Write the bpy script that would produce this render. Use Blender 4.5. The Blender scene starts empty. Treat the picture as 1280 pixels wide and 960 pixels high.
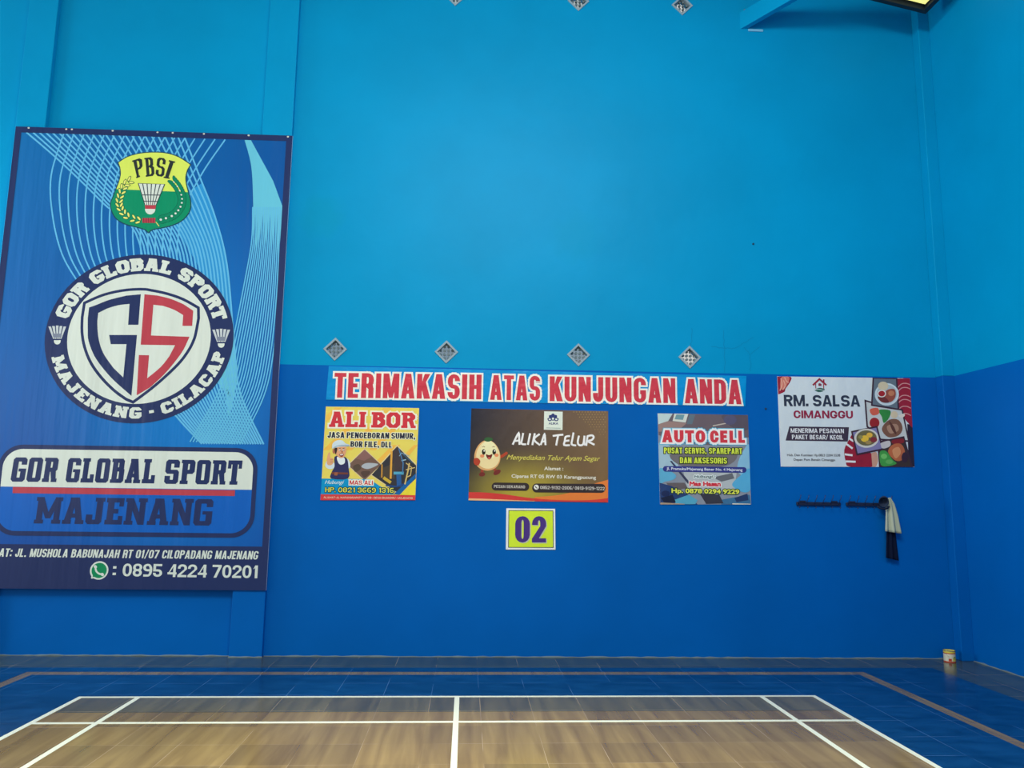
import bpy, bmesh, math, random
from mathutils import Vector, Matrix
from math import sin, cos, pi, radians
random.seed(7)
SC = bpy.context.scene
COL = SC.collection

# ------------------------------------------------------------------ camera, light, exposure
F_PX = 959.11
PITCH, YAW, ROLL = 0.14614, 0.05687, 0.01294
CAM = Vector((0.0424, -6.70, 1.643))
fw = Vector((sin(YAW)*cos(PITCH), cos(YAW)*cos(PITCH), sin(PITCH)))
rt = Vector((cos(YAW), -sin(YAW), 0)); up = rt.cross(fw)
RT = rt*cos(ROLL) + up*sin(ROLL); UP = up*cos(ROLL) - rt*sin(ROLL)
cd = bpy.data.cameras.new('camera'); cam = bpy.data.objects.new('camera', cd); COL.objects.link(cam)
cam.matrix_world = Matrix(((RT.x, UP.x, -fw.x, CAM.x), (RT.y, UP.y, -fw.y, CAM.y), (RT.z, UP.z, -fw.z, CAM.z), (0, 0, 0, 1)))
cd.sensor_fit = 'HORIZONTAL'; cd.sensor_width = 36; cd.lens = F_PX/1280*36; cd.clip_end = 200
SC.camera = cam

WORLD = 0.62
w = bpy.data.worlds.new('daylight'); SC.world = w; w.use_nodes = True
bg = w.node_tree.nodes['Background']; bg.inputs[0].default_value = (0.98, 1.0, 0.97, 1); bg.inputs[1].default_value = WORLD
def area(name, loc, aim, size, sizey, power, col=(1, 1, 1)):
    l = bpy.data.lights.new(name, 'AREA'); l.shape = 'RECTANGLE'; l.size = size; l.size_y = sizey
    l.energy = power; l.color = col
    o = bpy.data.objects.new(name, l); COL.objects.link(o); o.location = loc
    o.rotation_euler = (Vector(aim)-Vector(loc)).to_track_quat('-Z', 'Y').to_euler()
    return o
# daylight through the open side of the hall, the hall's floodlights, and added overhead fills
area('side_opening_light', (-9.4, 0.2, 3.6), (5.4, -1.0, 3.6), 2.4, 3.6, 330, (0.97, 1.0, 0.98))
area('side_doorway_light', (-9.3, -6.9, 3.0), (-4.5, 1.5, 2.2), 1.6, 3.0, 40, (1.0, 1.0, 1.0))
area('hall_lamp_light', (5.0, -10.0, 6.2), (2.0, 1.5, 2.5), 0.7, 0.5, 14, (1, 0.97, 0.9))
area('hall_lamp_light', (-4.6, -10.5, 7.0), (-1.5, 1.5, 2.5), 0.7, 0.5, 10, (1, 0.97, 0.9))
area('overhead_fill_light', (0.5, -5.0, 7.6), (0.5, -2.0, 0), 4.0, 2.0, 545, (1, 0.97, 0.88))  # added broad overhead fill, placed to brighten the wall's centre
dl = area('floor_fill_light', (-0.1, -3.9, 7.8), (-0.1, -3.9, 0), 2.4, 1.6, 165, (1, 0.90, 0.58)); dl.data.spread = radians(64)  # added warm fill, narrow spread, brightens the front floor and spares the wall
vs = SC.view_settings; vs.view_transform = 'Standard'; vs.look = 'None'; vs.exposure = 0.0; vs.gamma = 1.0
vs.use_curve_mapping = False
SC.cycles.use_denoising = True
SC.cycles.max_bounces = 8

# ------------------------------------------------------------------ the back wall's own frame
YW, PHI = 1.5735, -0.01229
TW = Vector((cos(PHI), sin(PHI), 0)); NW = Vector((sin(PHI), -cos(PHI), 0))
OW = Vector((0, YW, 0))
ZP = 3.028                       # height of the paint border
XR = 5.395                       # right wall
def ray(px, py): return fw + RT*((px-640)/F_PX) + UP*((480-py)/F_PX)
def wl(p, d=0.0):                # photo point -> (s, z) on the plane d in front of the back wall
    r = ray(*p); o = OW + NW*d
    P = CAM + r*((o-CAM).dot(NW)/r.dot(NW))
    return ((P-o).dot(TW), P.z)
def W(s, z, d=0.0): return OW + TW*s + NW*d + Vector((0, 0, z))

# ------------------------------------------------------------------ materials
def lin(c):
    c = c/255.0
    return c/12.92 if c <= 0.04045 else ((c+0.055)/1.055)**2.4
GAIN = 1.15
def rgb(c, g=None):
    g = GAIN if g is None else g
    return tuple(max(0.0, min(0.92, lin(x)*g)) for x in c) + (1,)
MATS = {}
def N(nt, t, **kw):
    n = nt.nodes.new(t)
    for k, v in kw.items():
        if k in n.inputs: n.inputs[k].default_value = v
        else: setattr(n, k, v)
    return n
def mat(c, rough=0.5, spec=0.4, metal=0, emit=0, bump=None, g=None, coat=0):
    key = (tuple(c), rough, spec, metal, emit, bump, g)
    if key in MATS: return MATS[key]
    m = bpy.data.materials.new('surface_%d_%d_%d' % tuple(int(x) for x in c)); m.use_nodes = True
    nt = m.node_tree; b = nt.nodes['Principled BSDF']
    b.inputs['Base Color'].default_value = rgb(c, g); b.inputs['Roughness'].default_value = rough
    b.inputs['Specular IOR Level'].default_value = spec; b.inputs['Metallic'].default_value = metal
    if emit:
        b.inputs['Emission Color'].default_value = rgb(c, 1); b.inputs['Emission Strength'].default_value = emit
    if bump: vinyl_bump(nt, b, bump)
    MATS[key] = m
    return m
def vinyl_bump(nt, b, kind):
    geo = N(nt, 'ShaderNodeNewGeometry'); mp = N(nt, 'ShaderNodeMapping')
    mp.inputs['Scale'].default_value = {'banner': (5.0, 5.0, 0.5), 'poster': (5.0, 5.0, 3.5), 'strip': (5.0, 5.0, 9.0)}[kind]
    nz = N(nt, 'ShaderNodeTexNoise'); nz.inputs['Scale'].default_value = 1.0; nz.inputs['Detail'].default_value = 3
    bp = N(nt, 'ShaderNodeBump'); bp.inputs['Strength'].default_value = {'banner': 0.3, 'poster': 0.3, 'strip': 0.35}[kind]
    bp.inputs['Distance'].default_value = 0.05
    nt.links.new(geo.outputs['Position'], mp.inputs[0]); nt.links.new(mp.outputs[0], nz.inputs['Vector'])
    nt.links.new(nz.outputs[0], bp.inputs['Height']); nt.links.new(bp.outputs[0], b.inputs['Normal'])
def vin(c, kind='poster'):
    return mat(c, {'banner': 0.3, 'poster': 0.42, 'strip': 0.3}[kind], 0.28 if kind == 'banner' else 0.2, bump=kind)

def paint(name, c, spots=()):
    m = bpy.data.materials.new(name); m.use_nodes = True
    nt = m.node_tree; b = nt.nodes['Principled BSDF']; L = nt.links.new
    b.inputs['Roughness'].default_value = 0.45; b.inputs['Specular IOR Level'].default_value = 0.07
    geo = N(nt, 'ShaderNodeNewGeometry')
    nz = N(nt, 'ShaderNodeTexNoise'); nz.inputs['Scale'].default_value = 0.9; nz.inputs['Detail'].default_value = 5
    L(geo.outputs['Position'], nz.inputs['Vector'])
    rp = N(nt, 'ShaderNodeValToRGB'); L(nz.outputs[0], rp.inputs[0])
    a = rgb(c, 1); e = rp.color_ramp.elements
    e[0].position = 0.3; e[0].color = tuple(x*0.93 for x in a[:3])+(1,)
    e[1].position = 0.7; e[1].color = tuple(min(1, x*1.05) for x in a[:3])+(1,)
    out = rp.outputs[0]
    for (P, r, c2, amt) in spots:                     # old filler patches with another shade
        vd = N(nt, 'ShaderNodeVectorMath', operation='DISTANCE'); L(geo.outputs['Position'], vd.inputs[0])
        vd.inputs[1].default_value = P
        n2 = N(nt, 'ShaderNodeTexNoise'); n2.inputs['Scale'].default_value = 7; L(geo.outputs['Position'], n2.inputs['Vector'])
        ad = N(nt, 'ShaderNodeMath', operation='MULTIPLY_ADD'); L(n2.outputs[0], ad.inputs[0]); ad.inputs[1].default_value = 0.25; L(vd.outputs['Value'], ad.inputs[2])
        mr = N(nt, 'ShaderNodeMapRange'); L(ad.outputs[0], mr.inputs[0])
        mr.inputs[1].default_value = r*0.6+0.1; mr.inputs[2].default_value = r+0.17; mr.inputs[3].default_value = amt; mr.inputs[4].default_value = 0
        mx = N(nt, 'ShaderNodeMix', data_type='RGBA'); L(mr.outputs[0], mx.inputs[0]); L(out, mx.inputs[6]); mx.inputs[7].default_value = rgb(c2, 1)
        out = mx.outputs[2]
    L(out, b.inputs['Base Color'])
    n3 = N(nt, 'ShaderNodeTexNoise'); n3.inputs['Scale'].default_value = 3.2; n3.inputs['Detail'].default_value = 6; L(geo.outputs['Position'], n3.inputs['Vector'])
    bp = N(nt, 'ShaderNodeBump'); bp.inputs['Strength'].default_value = 0.22; bp.inputs['Distance'].default_value = 0.02
    L(n3.outputs[0], bp.inputs['Height']); L(bp.outputs[0], b.inputs['Normal'])
    return m
CYAN = (0, 150, 205); BLUE = (0, 99, 186)
M_UP = paint('upper_wall_paint', CYAN, [(W(1.22, 4.55), 0.30, (0, 150, 200), 0.7), (W(-1.63, 4.72), 0.26, (0, 150, 195), 0.7)])
M_LO = paint('lower_wall_paint', BLUE)

def tiles(name, c1, c2, wood, joint, size, off):
    m = bpy.data.materials.new(name); m.use_nodes = True
    nt = m.node_tree; b = nt.nodes['Principled BSDF']; L = nt.links.new
    b.inputs['Specular IOR Level'].default_value = 0.7
    geo = N(nt, 'ShaderNodeNewGeometry')
    mp = N(nt, 'ShaderNodeMapping'); L(geo.outputs['Position'], mp.inputs[0])
    mp.inputs['Scale'].default_value = (11, 0.9, 1) if wood else (3, 7, 1)
    nz = N(nt, 'ShaderNodeTexNoise'); nz.inputs['Scale'].default_value = 1.0 if wood else 1.4; nz.inputs['Detail'].default_value = 6; nz.inputs['Distortion'].default_value = 0.5
    L(mp.outputs[0], nz.inputs['Vector'])
    rp = N(nt, 'ShaderNodeValToRGB'); L(nz.outputs[0], rp.inputs[0])
    rp.color_ramp.elements[0].position = 0.32; rp.color_ramp.elements[0].color = rgb(c1, 1)
    rp.color_ramp.elements[1].position = 0.7; rp.color_ramp.elements[1].color = rgb(c2, 1)
    # each tile a shade of its own, pale joints between
    mo = N(nt, 'ShaderNodeMapping'); L(geo.outputs['Position'], mo.inputs[0]); mo.inputs['Location'].default_value = off
    br = N(nt, 'ShaderNodeTexBrick'); L(mo.outputs[0], br.inputs['Vector'])
    br.offset = 0.0; br.squash = 1.0
    br.inputs['Scale'].default_value = 1.0; br.inputs['Brick Width'].default_value = size; br.inputs['Row Height'].default_value = size
    br.inputs['Mortar Size'].default_value = 0.0022; br.inputs['Mortar Smooth'].default_value = 0.4; br.inputs['Bias'].default_value = 0
    br.inputs['Color1'].default_value = (0.80, 0.80, 0.80, 1); br.inputs['Color2'].default_value = (1.12, 1.12, 1.12, 1); br.inputs['Mortar'].default_value = (1, 1, 1, 1)
    mu = N(nt, 'ShaderNodeMix', data_type='RGBA', blend_type='MULTIPLY'); mu.inputs[0].default_value = 1
    L(rp.outputs[0], mu.inputs[6]); L(br.outputs['Color'], mu.inputs[7])
    n2 = N(nt, 'ShaderNodeTexNoise'); n2.inputs['Scale'].default_value = 1.7; L(geo.outputs['Position'], n2.inputs['Vector'])
    m2 = N(nt, 'ShaderNodeMapRange'); L(n2.outputs[0], m2.inputs[0]); m2.inputs[1].default_value = 0.42; m2.inputs[2].default_value = 0.6
    mm = N(nt, 'ShaderNodeMath', operation='MULTIPLY'); L(br.outputs['Fac'], mm.inputs[0]); L(m2.outputs[0], mm.inputs[1])
    mx = N(nt, 'ShaderNodeMix', data_type='RGBA'); L(mm.outputs[0], mx.inputs[0]); L(mu.outputs[2], mx.inputs[6]); mx.inputs[7].default_value = rgb(joint, 1)
    L(mx.outputs[2], b.inputs['Base Color'])
    b.inputs['Roughness'].default_value = 0.19
    n3 = N(nt, 'ShaderNodeTexNoise'); n3.inputs['Scale'].default_value = 30; L(mp.outputs[0], n3.inputs['Vector'])
    bp = N(nt, 'ShaderNodeBump'); bp.inputs['Strength'].default_value = 0.0 if wood else 0.08; bp.inputs['Distance'].default_value = 0.002
    L(nz.outputs[0], bp.inputs['Height']); L(bp.outputs[0], b.inputs['Normal'])
    return m
WJ = (True, (176, 156, 124), 0.4, (0.214, 0.04, 0))
M_WOOD = tiles('wood_print_tile', (118, 97, 52), (150, 128, 76), *WJ)
M_WOOD2 = tiles('worn_wood_tile', (84, 80, 50), (114, 106, 70), *WJ)
M_WOOD3 = tiles('grey_wood_tile', (58, 68, 50), (76, 86, 64), *WJ)
M_BLUE = tiles('blue_tile', (8, 52, 92), (20, 73, 121), False, (90, 130, 180), 0.397, (0.214, 0.35, 0))
M_LINE = mat((232, 238, 220), 0.3, 0.5, g=1.0)

# ------------------------------------------------------------------ object helpers
def tag(o, label=None, cat=None, group=None, kind=None):
    if label: o['label'] = label
    if cat: o['category'] = cat
    if group: o['group'] = group
    if kind: o['kind'] = kind
    return o
def link(name, me, parent=None, label=None):
    o = bpy.data.objects.new(name, me); COL.objects.link(o)
    if parent is not None: o.parent = parent
    if label: o['label'] = label
    return o
def empty(name, loc, rz=0.0):
    o = bpy.data.objects.new(name, None); COL.objects.link(o); o.location = loc; o.rotation_euler = (0, 0, rz)
    o.empty_display_size = 0.1
    return o
class MB:                          # collects faces, builds ONE mesh object
    def __init__(s): s.v = []; s.f = []; s.mi = []; s.ms = []
    def m(s, mt):
        if mt not in s.ms: s.ms.append(mt)
        return s.ms.index(mt)
    def add(s, vs, fs, mt):
        b = len(s.v); k = s.m(mt); s.v += [tuple(v) for v in vs]
        for f in fs: s.f.append([b+i for i in f]); s.mi.append(k)
    def box(s, a, b, mt, tf=None):
        vs = [Vector((x, y, z)) for x in (a[0], b[0]) for y in (a[1], b[1]) for z in (a[2], b[2])]
        if tf: vs = [tf(v) for v in vs]
        s.add(vs, [(0, 1, 3, 2), (4, 6, 7, 5), (0, 4, 5, 1), (2, 3, 7, 6), (0, 2, 6, 4), (1, 5, 7, 3)], mt)
    def tube(s, pts, r, mt, n=8):
        pts = [Vector(p) for p in pts]; rs = r if isinstance(r, (list, tuple)) else [r]*len(pts)
        vs = []; fs = []
        for i, p in enumerate(pts):
            t = (pts[min(i+1, len(pts)-1)]-pts[max(i-1, 0)]).normalized()
            a = t.cross(Vector((0.31, 0.87, 0.38))).normalized(); c = t.cross(a)
            vs += [p + (a*cos(2*pi*k/n)+c*sin(2*pi*k/n))*rs[i] for k in range(n)]
        for i in range(len(pts)-1):
            for k in range(n): fs.append((i*n+k, i*n+(k+1) % n, (i+1)*n+(k+1) % n, (i+1)*n+k))
        fs.append(tuple(range(n))[::-1]); fs.append(tuple((len(pts)-1)*n+k for k in range(n)))
        s.add(vs, fs, mt)
    def lathe(s, prof, mts, n=32, tf=None):
        vs = []
        for (r, z) in prof: vs += [Vector((r*cos(2*pi*k/n), r*sin(2*pi*k/n), z)) for k in range(n)]
        if tf: vs = [tf(v) for v in vs]
        b = len(s.v); s.v += [tuple(v) for v in vs]
        for i in range(len(prof)-1):
            k0 = s.m(mts[i] if isinstance(mts, list) else mts)
            for k in range(n): s.f.append([b+i*n+k, b+i*n+(k+1) % n, b+(i+1)*n+(k+1) % n, b+(i+1)*n+k]); s.mi.append(k0)
    def mesh(s, name, smooth=False, fix=True):
        me = bpy.data.meshes.new(name); me.from_pydata(s.v, [], s.f)
        for mt in s.ms: me.materials.append(mt)
        me.polygons.foreach_set('material_index', s.mi)
        if smooth: me.polygons.foreach_set('use_smooth', [True]*len(s.f))
        me.update()
        if fix:
            bm = bmesh.new(); bm.from_mesh(me); bmesh.ops.recalc_face_normals(bm, faces=bm.faces); bm.to_mesh(me); bm.free()
        return me
    def build(s, name, parent=None, label=None, smooth=False, fix=True):
        return link(name, s.mesh(name, smooth, fix), parent, label)
def bevel(o, wd=0.003, seg=2):
    b = o.modifiers.new('bevel', 'BEVEL'); b.width = wd; b.segments = seg; b.limit_method = 'ANGLE'
    return o
def wbox(mb, s0, s1, z0, z1, d0, d1, mt):            # a box standing on the back wall
    vs = [W(s, z, d) for s in (s0, s1) for d in (d0, d1) for z in (z0, z1)]
    mb.add(vs, [(0, 1, 3, 2), (4, 6, 7, 5), (0, 4, 5, 1), (2, 3, 7, 6), (0, 2, 6, 4), (1, 5, 7, 3)], mt)
def filled(splines, depth=0.0):                      # 2-D outline with holes -> mesh (x, y), thickness 2*depth
    cu = bpy.data.curves.new('outline', 'CURVE'); cu.dimensions = '2D'; cu.fill_mode = 'BOTH'; cu.extrude = depth
    for sp in splines:
        q = cu.splines.new('POLY'); q.points.add(len(sp)-1); q.use_cyclic_u = True
        for i, p in enumerate(sp): q.points[i].co = (p[0], p[1], 0, 1)
    o = bpy.data.objects.new('outline', cu); COL.objects.link(o)
    dg = bpy.context.evaluated_depsgraph_get(); me = bpy.data.meshes.new_from_object(o.evaluated_get(dg))
    vs = [v.co.copy() for v in me.vertices]; fs = [tuple(p.vertices) for p in me.polygons]
    bpy.data.objects.remove(o); bpy.data.curves.remove(cu); bpy.data.meshes.remove(me)
    return vs, fs

# ------------------------------------------------------------------ the room
S0, S1, ZT = -9.5, 5.46, 8.6
VENTS = [wl(p) for p in ((419, 436.5), (558, 440), (723, 443.5), (862, 446.5))]
VENTS += [(VENTS[1][0], 7.45), (VENTS[2][0], 7.45), (VENTS[3][0], 7.45)]
VR = 0.112                                           # half diagonal of a vent block
dia = lambda s, z, r: [(s-r, z), (s, z-r), (s+r, z), (s, z+r)]
mb = MB()
vs, fs = filled([[(S0, ZP), (S1, ZP), (S1, ZT), (S0, ZT)]] + [dia(s, z, VR) for s, z in VENTS], 0.06)
mb.add([W(v.x, v.y, v.z-0.06) for v in vs], fs, M_UP)
wbox(mb, S0, S1, 0, ZP, -0.12, 0, M_LO)
wall = tag(mb.build('wall_back'), 'tall painted back wall, cyan above and deep blue below', 'wall', kind='structure')
def pilaster(name, s0, s1, d, label):
    mb = MB(); wbox(mb, s0, s1, 0, ZP, 0.0, d, M_LO); wbox(mb, s0, s1, ZP, ZT, 0.0, d, M_UP)
    return tag(bevel(mb.build(name), 0.006), label, 'pillar', kind='structure')
pilaster('trim_1', -5.014, -4.692, 0.062, 'painted wall pillar behind the left edge of the large blue banner')
pilaster('trim_2', -2.327, -1.994, 0.062, 'painted wall pillar behind the right edge of the large blue banner')
pilaster('trim_3', 5.264, 5.40, 0.13, 'narrow painted pillar in the right corner of the hall')
mb = MB()
for z0, z1, mt in ((0, ZP, M_LO), (ZP, ZT, M_UP)): mb.box((XR, -14, z0), (XR+0.12, YW+0.1, z1), mt)
tag(mb.build('wall_right'), 'side wall on the right, cyan above and deep blue below', 'wall', kind='structure')
mb = MB(); mb.box((S0, -14, ZT), (XR+0.12, YW+0.3, ZT+0.1), mat((170, 175, 180), 0.7, 0.2))
tag(mb.build('ceiling'), 'plain roof underside high above the court', 'ceiling', kind='structure')
mb = MB(); mb.box((S0, YW+5.0, 0), (3.0, YW+5.1, 14), mat((240, 246, 244), 0.8, 0.2, g=1))
tag(mb.build('wall_outside'), 'grey neighbouring wall behind the vent blocks', 'wall', kind='structure')

mb = MB(); mb.box((S0, -14, -0.1), (XR+0.12, YW+1.3, 0), M_WOOD)
floor = tag(mb.build('floor'), 'wood print tiled sports hall floor', 'floor', kind='structure')
def frect(mb, x0, x1, y0, y1, z, mt): mb.box((x0, y0, 0.0002), (x1, y1, z), mt)
mb = MB()                                            # blue border round the court: four runs, the thin wood strip left open
for (x0, x1, y0, y1) in ((-4.74, 4.74, 0.886, 1.065), (-3.84, 3.84, 0.0, 0.77), (3.94, 4.74, -13.5, 0.886), (-4.74, -3.94, -13.5, 0.886),
                         (3.05, 3.84, -13.5, 0.0), (-3.84, -3.05, -13.5, 0.0)):
    frect(mb, x0, x1, y0, y1, 0.001, M_BLUE)
mb.build('blue_border', floor, 'dark blue tiles around the court')
mb = MB(); frect(mb, -3.0, 3.0, -0.47, -0.03, 0.0008, M_WOOD2); mb.build('worn_tile_row', floor, 'darker worn row of wood print tiles inside the back line')
mb = MB(); frect(mb, -9.4, XR, 1.065, YW+0.06, 0.0008, M_WOOD3); frect(mb, 4.74, XR, -13.5, 1.065, 0.0008, M_WOOD3); mb.build('wall_strip', floor, 'grey wood print tiles along the walls')
def line(x0, x1, y0, y1): 
    mb = MB(); frect(mb, x0, x1, y0, y1, 0.0018, M_LINE); mb.build('court_line', floor, 'white court line')
line(-3.05, 3.05, -0.04, 0.0); line(-3.01, -2.59, -0.76, -0.72); line(-2.55, -0.02, -0.76, -0.72); line(0.02, 2.55, -0.76, -0.72); line(2.59, 3.01, -0.76, -0.72)
line(-3.05, -3.01, -13.4, -0.04); line(3.01, 3.05, -13.4, -0.04); line(-2.59, -2.55, -13.4, -0.04); line(2.55, 2.59, -13.4, -0.04)
line(-0.02, 0.02, -4.72, -0.04); line(-2.55, 2.55, -4.76, -4.72)
# rough mortar bead where the wall meets the floor
mb = MB(); M_GROUT = mat((100, 118, 128), 0.8, 0.2)
def bead(p, q, n, nrm):
    p, q = Vector(p), Vector(q); vs = []; fs = []
    for i in range(n+1):
        c = p.lerp(q, i/n); h = 0.004+0.010*random.random(); o = 0.005+0.009*random.random()
        vs += [c, c+nrm*o, c+nrm*0.004+Vector((0, 0, h)), c+Vector((0, 0, h))]
        if i: 
            a = (i-1)*4; fs += [(a+k, a+(k+1) % 4, a+4+(k+1) % 4, a+4+k) for k in range(4)]
    mb.add(vs, fs, M_GROUT)
bead(W(-4.69, 0), W(-2.33, 0), 40, NW); bead(W(-1.99, 0), W(5.26, 0), 110, NW); bead((XR, YW-0.1, 0), (XR, -6, 0), 90, Vector((-1, 0, 0)))
bead(W(-2.33, 0, 0.062), W(-1.99, 0, 0.062), 8, NW)
tag(mb.build('baseboard_back'), 'pale mortar bead along the foot of the blue walls', 'trim', kind='structure')
def cat(pts, n=8, closed=False):                     # Catmull-Rom spline through points
    out = []; k = len(pts)
    rng = range(k) if closed else range(k-1)
    for i in rng:
        if closed: P = [pts[(i+j-1) % k] for j in range(4)]
        else: P = [pts[max(i-1, 0)], pts[i], pts[i+1], pts[min(i+2, k-1)]]
        for j in range(n):
            t = j/n
            out.append(tuple(0.5*((2*P[1][c])+(-P[0][c]+P[2][c])*t+(2*P[0][c]-5*P[1][c]+4*P[2][c]-P[3][c])*t*t+(-P[0][c]+3*P[1][c]-3*P[2][c]+P[3][c])*t**3) for c in (0, 1)))
    if not closed: out.append(tuple(pts[-1]))
    return out

# hairline cracks in the paint
mb = MB(); M_CR = mat((0, 132, 186), 0.6, 0.1, g=1.0)
def stroke2(pts, wd):                                # polyline -> quads (2-D), mitred
    out = []; n = len(pts); L = []; R = []
    ws = wd if isinstance(wd, list) else [wd]*n
    for i in range(n):
        a = Vector(pts[max(i-1, 0)][:2]); b = Vector(pts[i][:2]); c = Vector(pts[min(i+1, n-1)][:2])
        d1 = (b-a) if i else (c-b); d2 = (c-b) if i < n-1 else (b-a)
        d1 = d1.normalized() if d1.length > 1e-9 else Vector((1, 0)); d2 = d2.normalized() if d2.length > 1e-9 else d1
        nn = Vector((-d1.y, d1.x)) + Vector((-d2.y, d2.x)); l = nn.length
        nn = nn/l if l > 1e-6 else Vector((-d1.y, d1.x))
        k = min(1.8, 1/max(0.3, nn.dot(Vector((-d1.y, d1.x)))))
        L.append(b+nn*ws[i]*k/2); R.append(b-nn*ws[i]*k/2)
    for i in range(n-1): out.append([tuple(L[i]), tuple(R[i]), tuple(R[i+1]), tuple(L[i+1])])
    return out
for pts in ([(865, 410), (864, 428), (862, 434)], [(888, 433), (905, 435), (918, 435), (930, 429), (941, 422)], [(904, 412), (905, 432), (906, 450), (906, 466)],
            [(930, 434), (937, 444), (938, 464)], [(938, 442), (950, 434)]):
    q = [wl(p) for p in pts]
    q = cat(q, 6) if len(q) > 2 else q; q = [(a+random.uniform(-.008, .008), b+random.uniform(-.006, .006)) for a, b in q]
    for f in stroke2(q, 0.007): mb.add([W(s, z, 0.0008) for s, z in f], [(0, 1, 2, 3)], M_CR)
mb2 = MB()
for p in ((941.5, 305), (957, 511)): s_, z_ = wl(p); mb2.lathe([(0.012, 0), (0.011, 0.008), (0, 0.010)], mat((30, 60, 90), 0.6, 0.2, g=1.0), 10, lambda v: W(s_+v.x, z_+v.y, v.z))
mb2.build('nail', wall, 'dark nail head in the wall')
mb.build('crack', wall, 'hairline crack in the paint')

# ------------------------------------------------------------------ printing on flat sheets
def poly_area(p): return sum(p[i][0]*p[(i+1) % len(p)][1]-p[(i+1) % len(p)][0]*p[i][1] for i in range(len(p)))/2
def grow(p, g):                                      # offset a polygon outward by g
    if poly_area(p) < 0: p = p[::-1]
    out = []; n = len(p)
    for i in range(n):
        a, b, c = Vector(p[i-1]), Vector(p[i]), Vector(p[(i+1) % n])
        d1 = (b-a); d2 = (c-b)
        if d1.length < 1e-9 or d2.length < 1e-9: out.append(tuple(b)); continue
        d1.normalize(); d2.normalize()
        n1 = Vector((d1.y, -d1.x)); n2 = Vector((d2.y, -d2.x)); m = n1+n2
        m = m/max(1.1, m.length_squared)*2
        out.append(tuple(b+m*g))
    return out
def ell(cx, cy, rx, ry, n=28, rot=0, a0=0, a1=2*pi):
    full = abs(a1-a0-2*pi) < 1e-6; k = n if full else n+1; r = []
    for i in range(k):
        a = a0+(a1-a0)*i/n; x, y = rx*cos(a), ry*sin(a)
        r.append((cx+x*cos(rot)-y*sin(rot), cy+x*sin(rot)+y*cos(rot)))
    return r
def rrect(x0, y0, x1, y1, r, n=8):
    p = []
    for cx, cy, a in ((x1-r, y1-r, 0), (x0+r, y1-r, pi/2), (x0+r, y0+r, pi), (x1-r, y0+r, 1.5*pi)):
        p += [(cx+r*cos(a+pi/2*i/n), cy+r*sin(a+pi/2*i/n)) for i in range(n+1)]
    return p
TXT = {}
def outline(body):                                   # built-in lettering as closed polylines, cap height 1
    if body in TXT: return TXT[body]
    cu = bpy.data.curves.new('lettering', 'FONT'); cu.body = body; cu.size = 1
    o = bpy.data.objects.new('lettering', cu); COL.objects.link(o)
    dg = bpy.context.evaluated_depsgraph_get(); dg.update()
    c2 = o.evaluated_get(dg).to_curve(dg); loops = []
    for sp in c2.splines:
        pts = []; bp = sp.bezier_points; n = len(bp)
        for i in range(n):
            p0, p1, p2, p3 = bp[i].co, bp[i].handle_right, bp[(i+1) % n].handle_left, bp[(i+1) % n].co
            ln = (p3-p0).length
            straight = ln < 1e-6 or (abs((p1-p0).cross(p3-p0).z) < 1e-4*ln and abs((p2-p0).cross(p3-p0).z) < 1e-4*ln)
            k = 1 if straight else 5
            for j in range(k):
                t = j/k; q = p0*(1-t)**3+p1*3*t*(1-t)**2+p2*3*t*t*(1-t)+p3*t**3
                if not pts or (Vector(pts[-1])-Vector((q.x, q.y/0.727))).length > 1e-4: pts.append((q.x, q.y/0.727))
        if len(pts) > 2: loops.append(pts)
    bpy.data.objects.remove(o)
    TXT[body] = loops
    return loops
def glyphs(body, bold, shear, aspect, extra=0.0):    # polygons; u in 0..1, v: 0 baseline, 1 cap height; thickened by bold (+ extra beyond the box)
    key = (body, round(bold, 4), round(shear, 3), round(aspect, 2), round(extra, 4))
    if key in TXT: return TXT[key]
    lp = outline(body); xs = [p[0] for l in lp for p in l]; x0, x1 = min(xs), max(xs)
    b0 = max(bold, 0); sx = (aspect-2*b0)/(x1-x0); sy = 1-2*b0
    lp = [[((x-x0)*sx+b0, y*sy+b0) for x, y in l] for l in lp]
    vs, fs = filled(lp); vs = [(v.x, v.y) for v in vs]; g = bold+extra
    if g > 1e-5:
        for l in lp:                                 # a band of half width g along every outline
            n = len(l); A = []; B = []
            for i in range(n):
                p, q, r = Vector(l[i-1]), Vector(l[i]), Vector(l[(i+1) % n])
                d1 = (q-p).normalized(); d2 = (r-q).normalized(); m = Vector((-d1.y-d2.y, d1.x+d2.x))
                m = m/max(0.7, m.length_squared)*2
                A.append(q+m*g); B.append(q-m*g)
            for i in range(n):
                j = (i+1) % n; k = len(vs); vs += [tuple(A[i]), tuple(B[i]), tuple(B[j]), tuple(A[j])]; fs.append((k, k+1, k+2, k+3))
    vs = [((x+shear*(y-0.5))/aspect, y) for x, y in vs]
    TXT[key] = (vs, fs)
    return TXT[key]

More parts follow.
